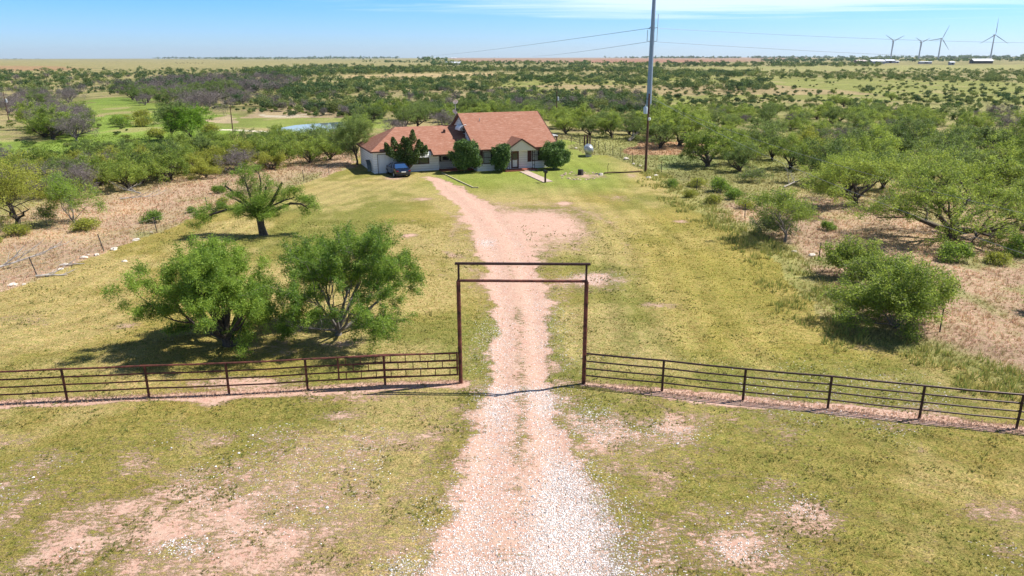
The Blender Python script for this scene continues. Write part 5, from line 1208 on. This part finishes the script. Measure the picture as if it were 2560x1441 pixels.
wire_fence('wire_fence', [G(*p) for p in [(2349, 832), (2046, 652), (1862, 546), (1799, 507), (1741, 477), (1653, 431), (1581, 407), (1552, 393), (1532, 387), (1513, 379), (1496, 374), (1487, 371)]], 'barbed wire fence on dark steel posts along the right lawn edge')
wire_fence('corral_fence', [G(*p) for p in [(1487, 371), (1470, 366), (1450, 362), (1428, 358), (1405, 353), (1380, 349)]], 'low pipe and wire fence across the side yard behind the gas tank', 1.2, 3, .05, None, .022)
m = MB(); x0, y0 = G(1468, 365); m.tube([(-.45, 0, -.2), (-.45, 0, 1.6)], .12, 8).tube([(0, .1, -.2), (0, .1, 1.7)], .14, 8).tube([(.4, 0, -.2), (.42, 0, 1.4)], .12, 8)
tag(m.build('timber_posts', pmat('old_timber', (.14, .07, .05), .9, noise=.3, nscale=5), None, True, (x0, y0, gzz(x0, y0))), 'three thick brown timber posts bunched together behind the gas tank', 'posts')
m = MB(); m.tube([(0, 0, -.1), (.03, 0, .5), (-.02, 0, .9), (.1, 0, 1.25)], .028, 6); x0, y0 = G(1519, 435); tag(m.build('bent_stake', wood, None, True, (x0, y0, 0)), 'thin bent stake standing beside the stone ring', 'stake')
A_, B_ = G(1511, 434), G(1606, 430); m = MB(); pts = [(A_[0] + (B_[0] - A_[0]) * t, A_[1] + (B_[1] - A_[1]) * t + .25 * math.sin(t * 9), gzz(A_[0] + (B_[0] - A_[0]) * t, A_[1] + (B_[1] - A_[1]) * t) + .07) for t in [i / 14 for i in range(15)]]
m.tube(pts, .07, 6); tag(m.build('lying_pole', wood, None, True), 'long dark pole lying on the grass between stone ring and utility pole', 'pole')

# ------------------------------------------------------------------ rocks, dead wood
m_rock = pmat('pale_limestone', (.56, .50, .43), .9, noise=.2, nscale=6, bump=.5, bscale=12); m_rockb = pmat('pinkish_stone', (.50, .36, .28), .9, noise=.25, nscale=6, bump=.5, bscale=12)
def rock(px, py, s, label, group, mat=None, sd=0):
    g = np.random.default_rng(sd); V = []; n, k = 7, 5; m = MB()
    for i in range(1, k):
        a = PI * i / k
        for j in range(n): b2 = 2 * PI * j / n; r = g.uniform(.75, 1.2); V.append((math.sin(a) * math.cos(b2) * r * s, math.sin(a) * math.sin(b2) * r * s * .7, math.cos(a) * s * .45 * r))
    f = [(i * n + j, (i + 1) * n + j, (i + 1) * n + (j + 1) % n, i * n + (j + 1) % n) for i in range(k - 2) for j in range(n)]; f.append(tuple(range(n))); f.append(tuple((k - 2) * n + j for j in range(n - 1, -1, -1)))
    m.add(V, f); x, y = G(px, py); return tag(m.build('rock', mat or m_rock, None, False, (x, y, gzz(x, y) + s * .1), (0, 0, g.random() * 6)), label, 'rock', group)
LR = 'pale rocks along the left fence line'; 
for i, (a, b_, s) in enumerate([(32, 714, .42), (152, 675, .3), (164, 664, .38), (210, 646, .42), (242, 639, .36), (285, 624, .5), (340, 601, .45), (312, 655, .28), (220, 638, .22), (378, 583, .3), (120, 690, .3), (60, 712, .22)]):
    rock(a, b_, s * .72, 'pale limestone rock lying along the left wire fence', LR, None, i)
for i, (a, b_, s) in enumerate([(1565, 399, .55), (1584, 411, .3), (1600, 415, .25), (1622, 445, .35), (1640, 440, .3), (2030, 640, .32), (1985, 630, .22), (1440, 372, .35), (1502, 438, .45)]):
    rock(a, b_, s, 'pale limestone rock beside the right lawn edge' if i != 8 else 'largest white rock by the stone ring and bent stake', 'pale rocks along the right fence line' if i != 8 else None, None, 40 + i)
gq = random.Random(3)
for i in range(30):
    a = 2 * PI * i / 30; rock(1450 + 46 * math.cos(a) + gq.uniform(-5, 5), 440.5 + 9 * math.sin(a) + gq.uniform(-1.6, 1.6), gq.uniform(.08, .24), 'stone in the low ring laid round the dark stump', 'ring of stones round the stump', m_rockb, 80 + i)
m_dead = pmat('bleached_wood', (.40, .36, .33), .9, noise=.3, nscale=5)
def deadwood(px, py, L_, az, label, mat=None, sd=0, th=.07, n=4, el=.12):
    r = random.Random(sd); m = MB(); d = Vector((math.cos(az), math.sin(az), el))
    def go(p, d, l, t, lv):
        pts = [p]
        for k in range(4): d = (d + Vector((r.gauss(0, .13), r.gauss(0, .13), r.gauss(0, .07)))).normalized(); p = p + d * l / 4; p.z = max(.05, p.z); pts.append(p)
        m.tube(pts, [t * (1 - .17 * i) for i in range(5)], 6)
        if lv:
            for k in range(n): q = pts[1 + k % 4]; go(q.copy(), (d + Vector((r.gauss(0, .6), r.gauss(0, .6), r.uniform(0, .5)))).normalized(), l * .5, t * .45, lv - 1)
    go(Vector((0, 0, .1)), d.normalized(), L_, th, 2); x, y = G(px, py); tag(m.build('fallen_branch', mat or m_dead, None, True, (x, y, gzz(x, y))), label, 'dead wood', 'fallen dead branches')
deadwood(-30, 680, 3.2, .6, 'bleached dead branch lying in dry grass at the left picture edge', None, 1, .09, 5, .2)
deadwood(90, 694, 1.8, .4, 'grey dead limb lying at the foot of the nearest left fence post', None, 2, .08, 3, .05)
deadwood(300, 500, 3.0, .2, 'grey brushwood lying at the back of the left dry grass', None, 3, .07)
deadwood(352, 486, 2.5, 2.8, 'bleached forked branch behind the left dry grass strip', None, 4, .07)
deadwood(150, 668, 1.5, .3, 'short white limb among the rocks by the left wire fence', None, 14, .07, 2, .05)
deadwood(1572, 354, 4.5, .7, 'fallen dark tree trunk at the edge of the thicket behind the right yard fence', barkg, 5, .3, 2, .35)
deadwood(1625, 352, 3.0, .1, 'pale heap of branches beside the wooden utility pole', None, 6, .1, 5, .1)
deadwood(1720, 384, 3.5, .05, 'row of dead branches under the front of the right thicket', barkg, 7, .14, 4, .05)
deadwood(1960, 470, 4.0, .5, 'bleached branch lying below the right thicket', None, 8, .08, 5, .1)
deadwood(2170, 528, 3.0, .3, 'grey brushwood heap under the broad mesquite', None, 9, .07, 6, .15)
deadwood(2470, 640, 4.0, .1, 'long dead branch in dry grass near the right picture edge', barkg, 10, .05, 5, .03)

# ------------------------------------------------------------------ far things
wt_w = pmat('turbine_white', (.42, .46, .55), .5)
def turbine(bx_, hubpx, hubpy, bl_px, ang, label):
    D = 2600.; x = (bx_ - CX) / F * (D * cp + CAMH * sp); 
    d = FW + RT * ((hubpx - CX) / F) - UP * ((hubpy - CY) / F); hz = CAMH + d[2] / d[1] * D; x = float(d[0] / d[1] * D)
    r = empty('wind_turbine', (x, D, 0), 0, label, 'wind turbine', 'wind turbines on the right horizon')
    MB().tube([(0, 0, -2), (0, 0, hz - 2)], [2.6, 1.7], 12).build('tower', wt_w, r, True); m = MB(); m.tube([(0, -5, hz), (0, -4, hz), (0, 6, hz)], [1.2, 2.0, 1.8], 8).build('nacelle', wt_w, r, True)
    BL = bl_px / F * D
    for k in range(3):
        a = math.radians(ang + 120 * k); dx, dz = math.sin(a), math.cos(a); px2, pz2 = dz, -dx; m = MB(); V = []
        for t, ch in ((0, 1.2), (.08, 1.5), (.2, 2.9), (.6, 1.9), (.95, .9), (1, .3)): V += [(dx * BL * t + px2 * ch * s, -5.5 + q, hz + dz * BL * t + pz2 * ch * s) for s, q in ((-.4, 0), (.6, .1), (.1, .7))]
        f_ = [(i * 3 + j, i * 3 + (j + 1) % 3, i * 3 + 3 + (j + 1) % 3, i * 3 + 3 + j) for i in range(5) for j in range(3)]; m.add(V, f_).build('blade', wt_w, r)
turbine(2478, 2486.5, 88, 39, 0, 'tallest and rightmost wind turbine with one blade straight up'); turbine(2347, 2353.5, 97, 33, 22, 'third wind turbine from the left, upper blade tilted right')
turbine(2228, 2233, 103, 26, 62, 'leftmost wind turbine with its two visible blades spread'); turbine(2299, 2303, 106, 20, 62, 'smallest wind turbine, second from the left')
m_tin = pmat('barn_tin', (.78, .80, .84), .35, .3); m_barn = pmat('barn_wall', (.30, .31, .40), .7); m_brn2 = pmat('barn_brown', (.35, .22, .18), .8)
def barn(px, py, w_, dp, h, rz, label, wall_m=None, roof_m=None, name='barn', rise=.35, cat='barn'):
    x, y = G(px, py); r = empty(name, (x, y, 0), rz, label, cat, 'far farm buildings')
    MB().box(-w_ / 2, w_ / 2, -dp / 2, dp / 2, -1, h).build('wall', wall_m or m_barn, r); m = MB(); rr_ = h + dp / 2 * rise
    slab(m, [(-w_ / 2 - 1, -dp / 2 - 1, h - .1), (w_ / 2 + 1, -dp / 2 - 1, h - .1), (w_ / 2 + 1, 0, rr_), (-w_ / 2 - 1, 0, rr_)], .3); slab(m, [(-w_ / 2 - 1, .01, rr_), (w_ / 2 + 1, .01, rr_), (w_ / 2 + 1, dp / 2 + 1, h - .1), (-w_ / 2 - 1, dp / 2 + 1, h - .1)], .3); m.build('roof', roof_m or m_tin, r)
    MB().box(-w_ * .15, w_ * .15, -dp / 2 - .2, -dp / 2 - .02, 0, h * .8).build('door', m_dark, r)
barn(2190, 159, 26, 18, 4.2, .1, 'long low barn with bright white roof at the right horizon'); barn(2222, 157.5, 18, 14, 4.5, .0, 'smaller white-roofed barn behind the long one'); barn(2150, 159, 20, 12, 4.5, .2, 'brownish shed left of the white-roofed barns', m_brn2, pmat('rusty_roof', (.45, .38, .36), .7), 'shed')
barn(2242, 157.5, 6, 6, 3, 0, 'tiny white shed right of the white-roofed barns', name='shed'); barn(2312, 159, 22, 9, 3.0, 0, 'flat pale shed midway between the right-hand barns', name='shed', rise=.15); barn(2378, 161.5, 7, 7, 3.5, 0, 'small pale building left of the dark-fronted barn', name='shed'); barn(2452, 158.5, 34, 22, 4.6, -.15, 'dark-fronted barn with pale roof below the tallest turbine', m_dark)
barn(1134, 163, 26, 12, 3.6, .05, 'white farm building beside the dark trees on the far plain', m_white, m_tin, 'farm_building', cat='farm building'); barn(1135, 146.5, 60, 30, 5, 0, 'distant white buildings on the horizon above the far farm', m_white, m_tin, 'farm_building', cat='farm building')
barn(1160, 145.2, 40, 30, 6, 0, 'distant pale shed on the horizon right of the white buildings', m_white, m_tin, 'shed')
m = MB()
cowm = pmat('cow_black', (.03, .025, .022), .8)
def cow_mesh():
    m = MB(); m.tube([(-1.1, 0, 1.0), (-1.0, 0, 1.05), (-.6, 0, 1.05), (0, 0, 1.02), (.6, 0, 1.08), (1.0, 0, 1.15), (1.35, 0, 1.2), (1.6, 0, 1.0), (1.8, 0, .8)], [.1, .33, .4, .45, .42, .34, .2, .17, .1], 10)
    for x, y in ((-.85, .2), (-.85, -.2), (.75, .2), (.75, -.2)): m.tube([(x, y, .95), (x + (.06 if x > 0 else -.08), y, .5), (x, y, 0)], [.17, .08, .07], 6)
    return m
c0 = None; gq = random.Random(9)
for i in range(14):
    px, py = 440 + i * 5.2 + gq.uniform(-3, 3), 158 + gq.uniform(-1.6, 2.2); x, y = G(px, py); z = gzz(x, y)
    if c0 is None: c0 = cow_mesh().build('cow', cowm, None, True, (x, y, z), (0, 0, .3)); o = c0
    else: o = c0.copy(); COL.objects.link(o); o.location = (x, y, z); o.rotation_euler = (0, 0, gq.uniform(0, 6.28))
    tag(o, 'dark cow grazing with the herd on the far left grassland', 'cow', 'cattle grazing on the far grassland')

# ------------------------------------------------------------------ haze over the plain
if HAZE:
    m = bpy.data.materials.new('haze'); m.use_nodes = True; N = m.node_tree.nodes; L = m.node_tree.links; N.remove(N['Principled BSDF'])
    pv = N.new('ShaderNodeVolumePrincipled'); pv.inputs['Color'].default_value = (.80, .90, 1.0, 1); pv.inputs['Density'].default_value = HAZE; pv.inputs['Anisotropy'].default_value = .3
    L.new(pv.outputs[0], N['Material Output'].inputs['Volume'])
    b = MB().box(-14600, 14600, -300, 14200, -6, 160); tag(b.build('haze', m), 'thin pale haze over the plain', 'haze', kind='stuff')
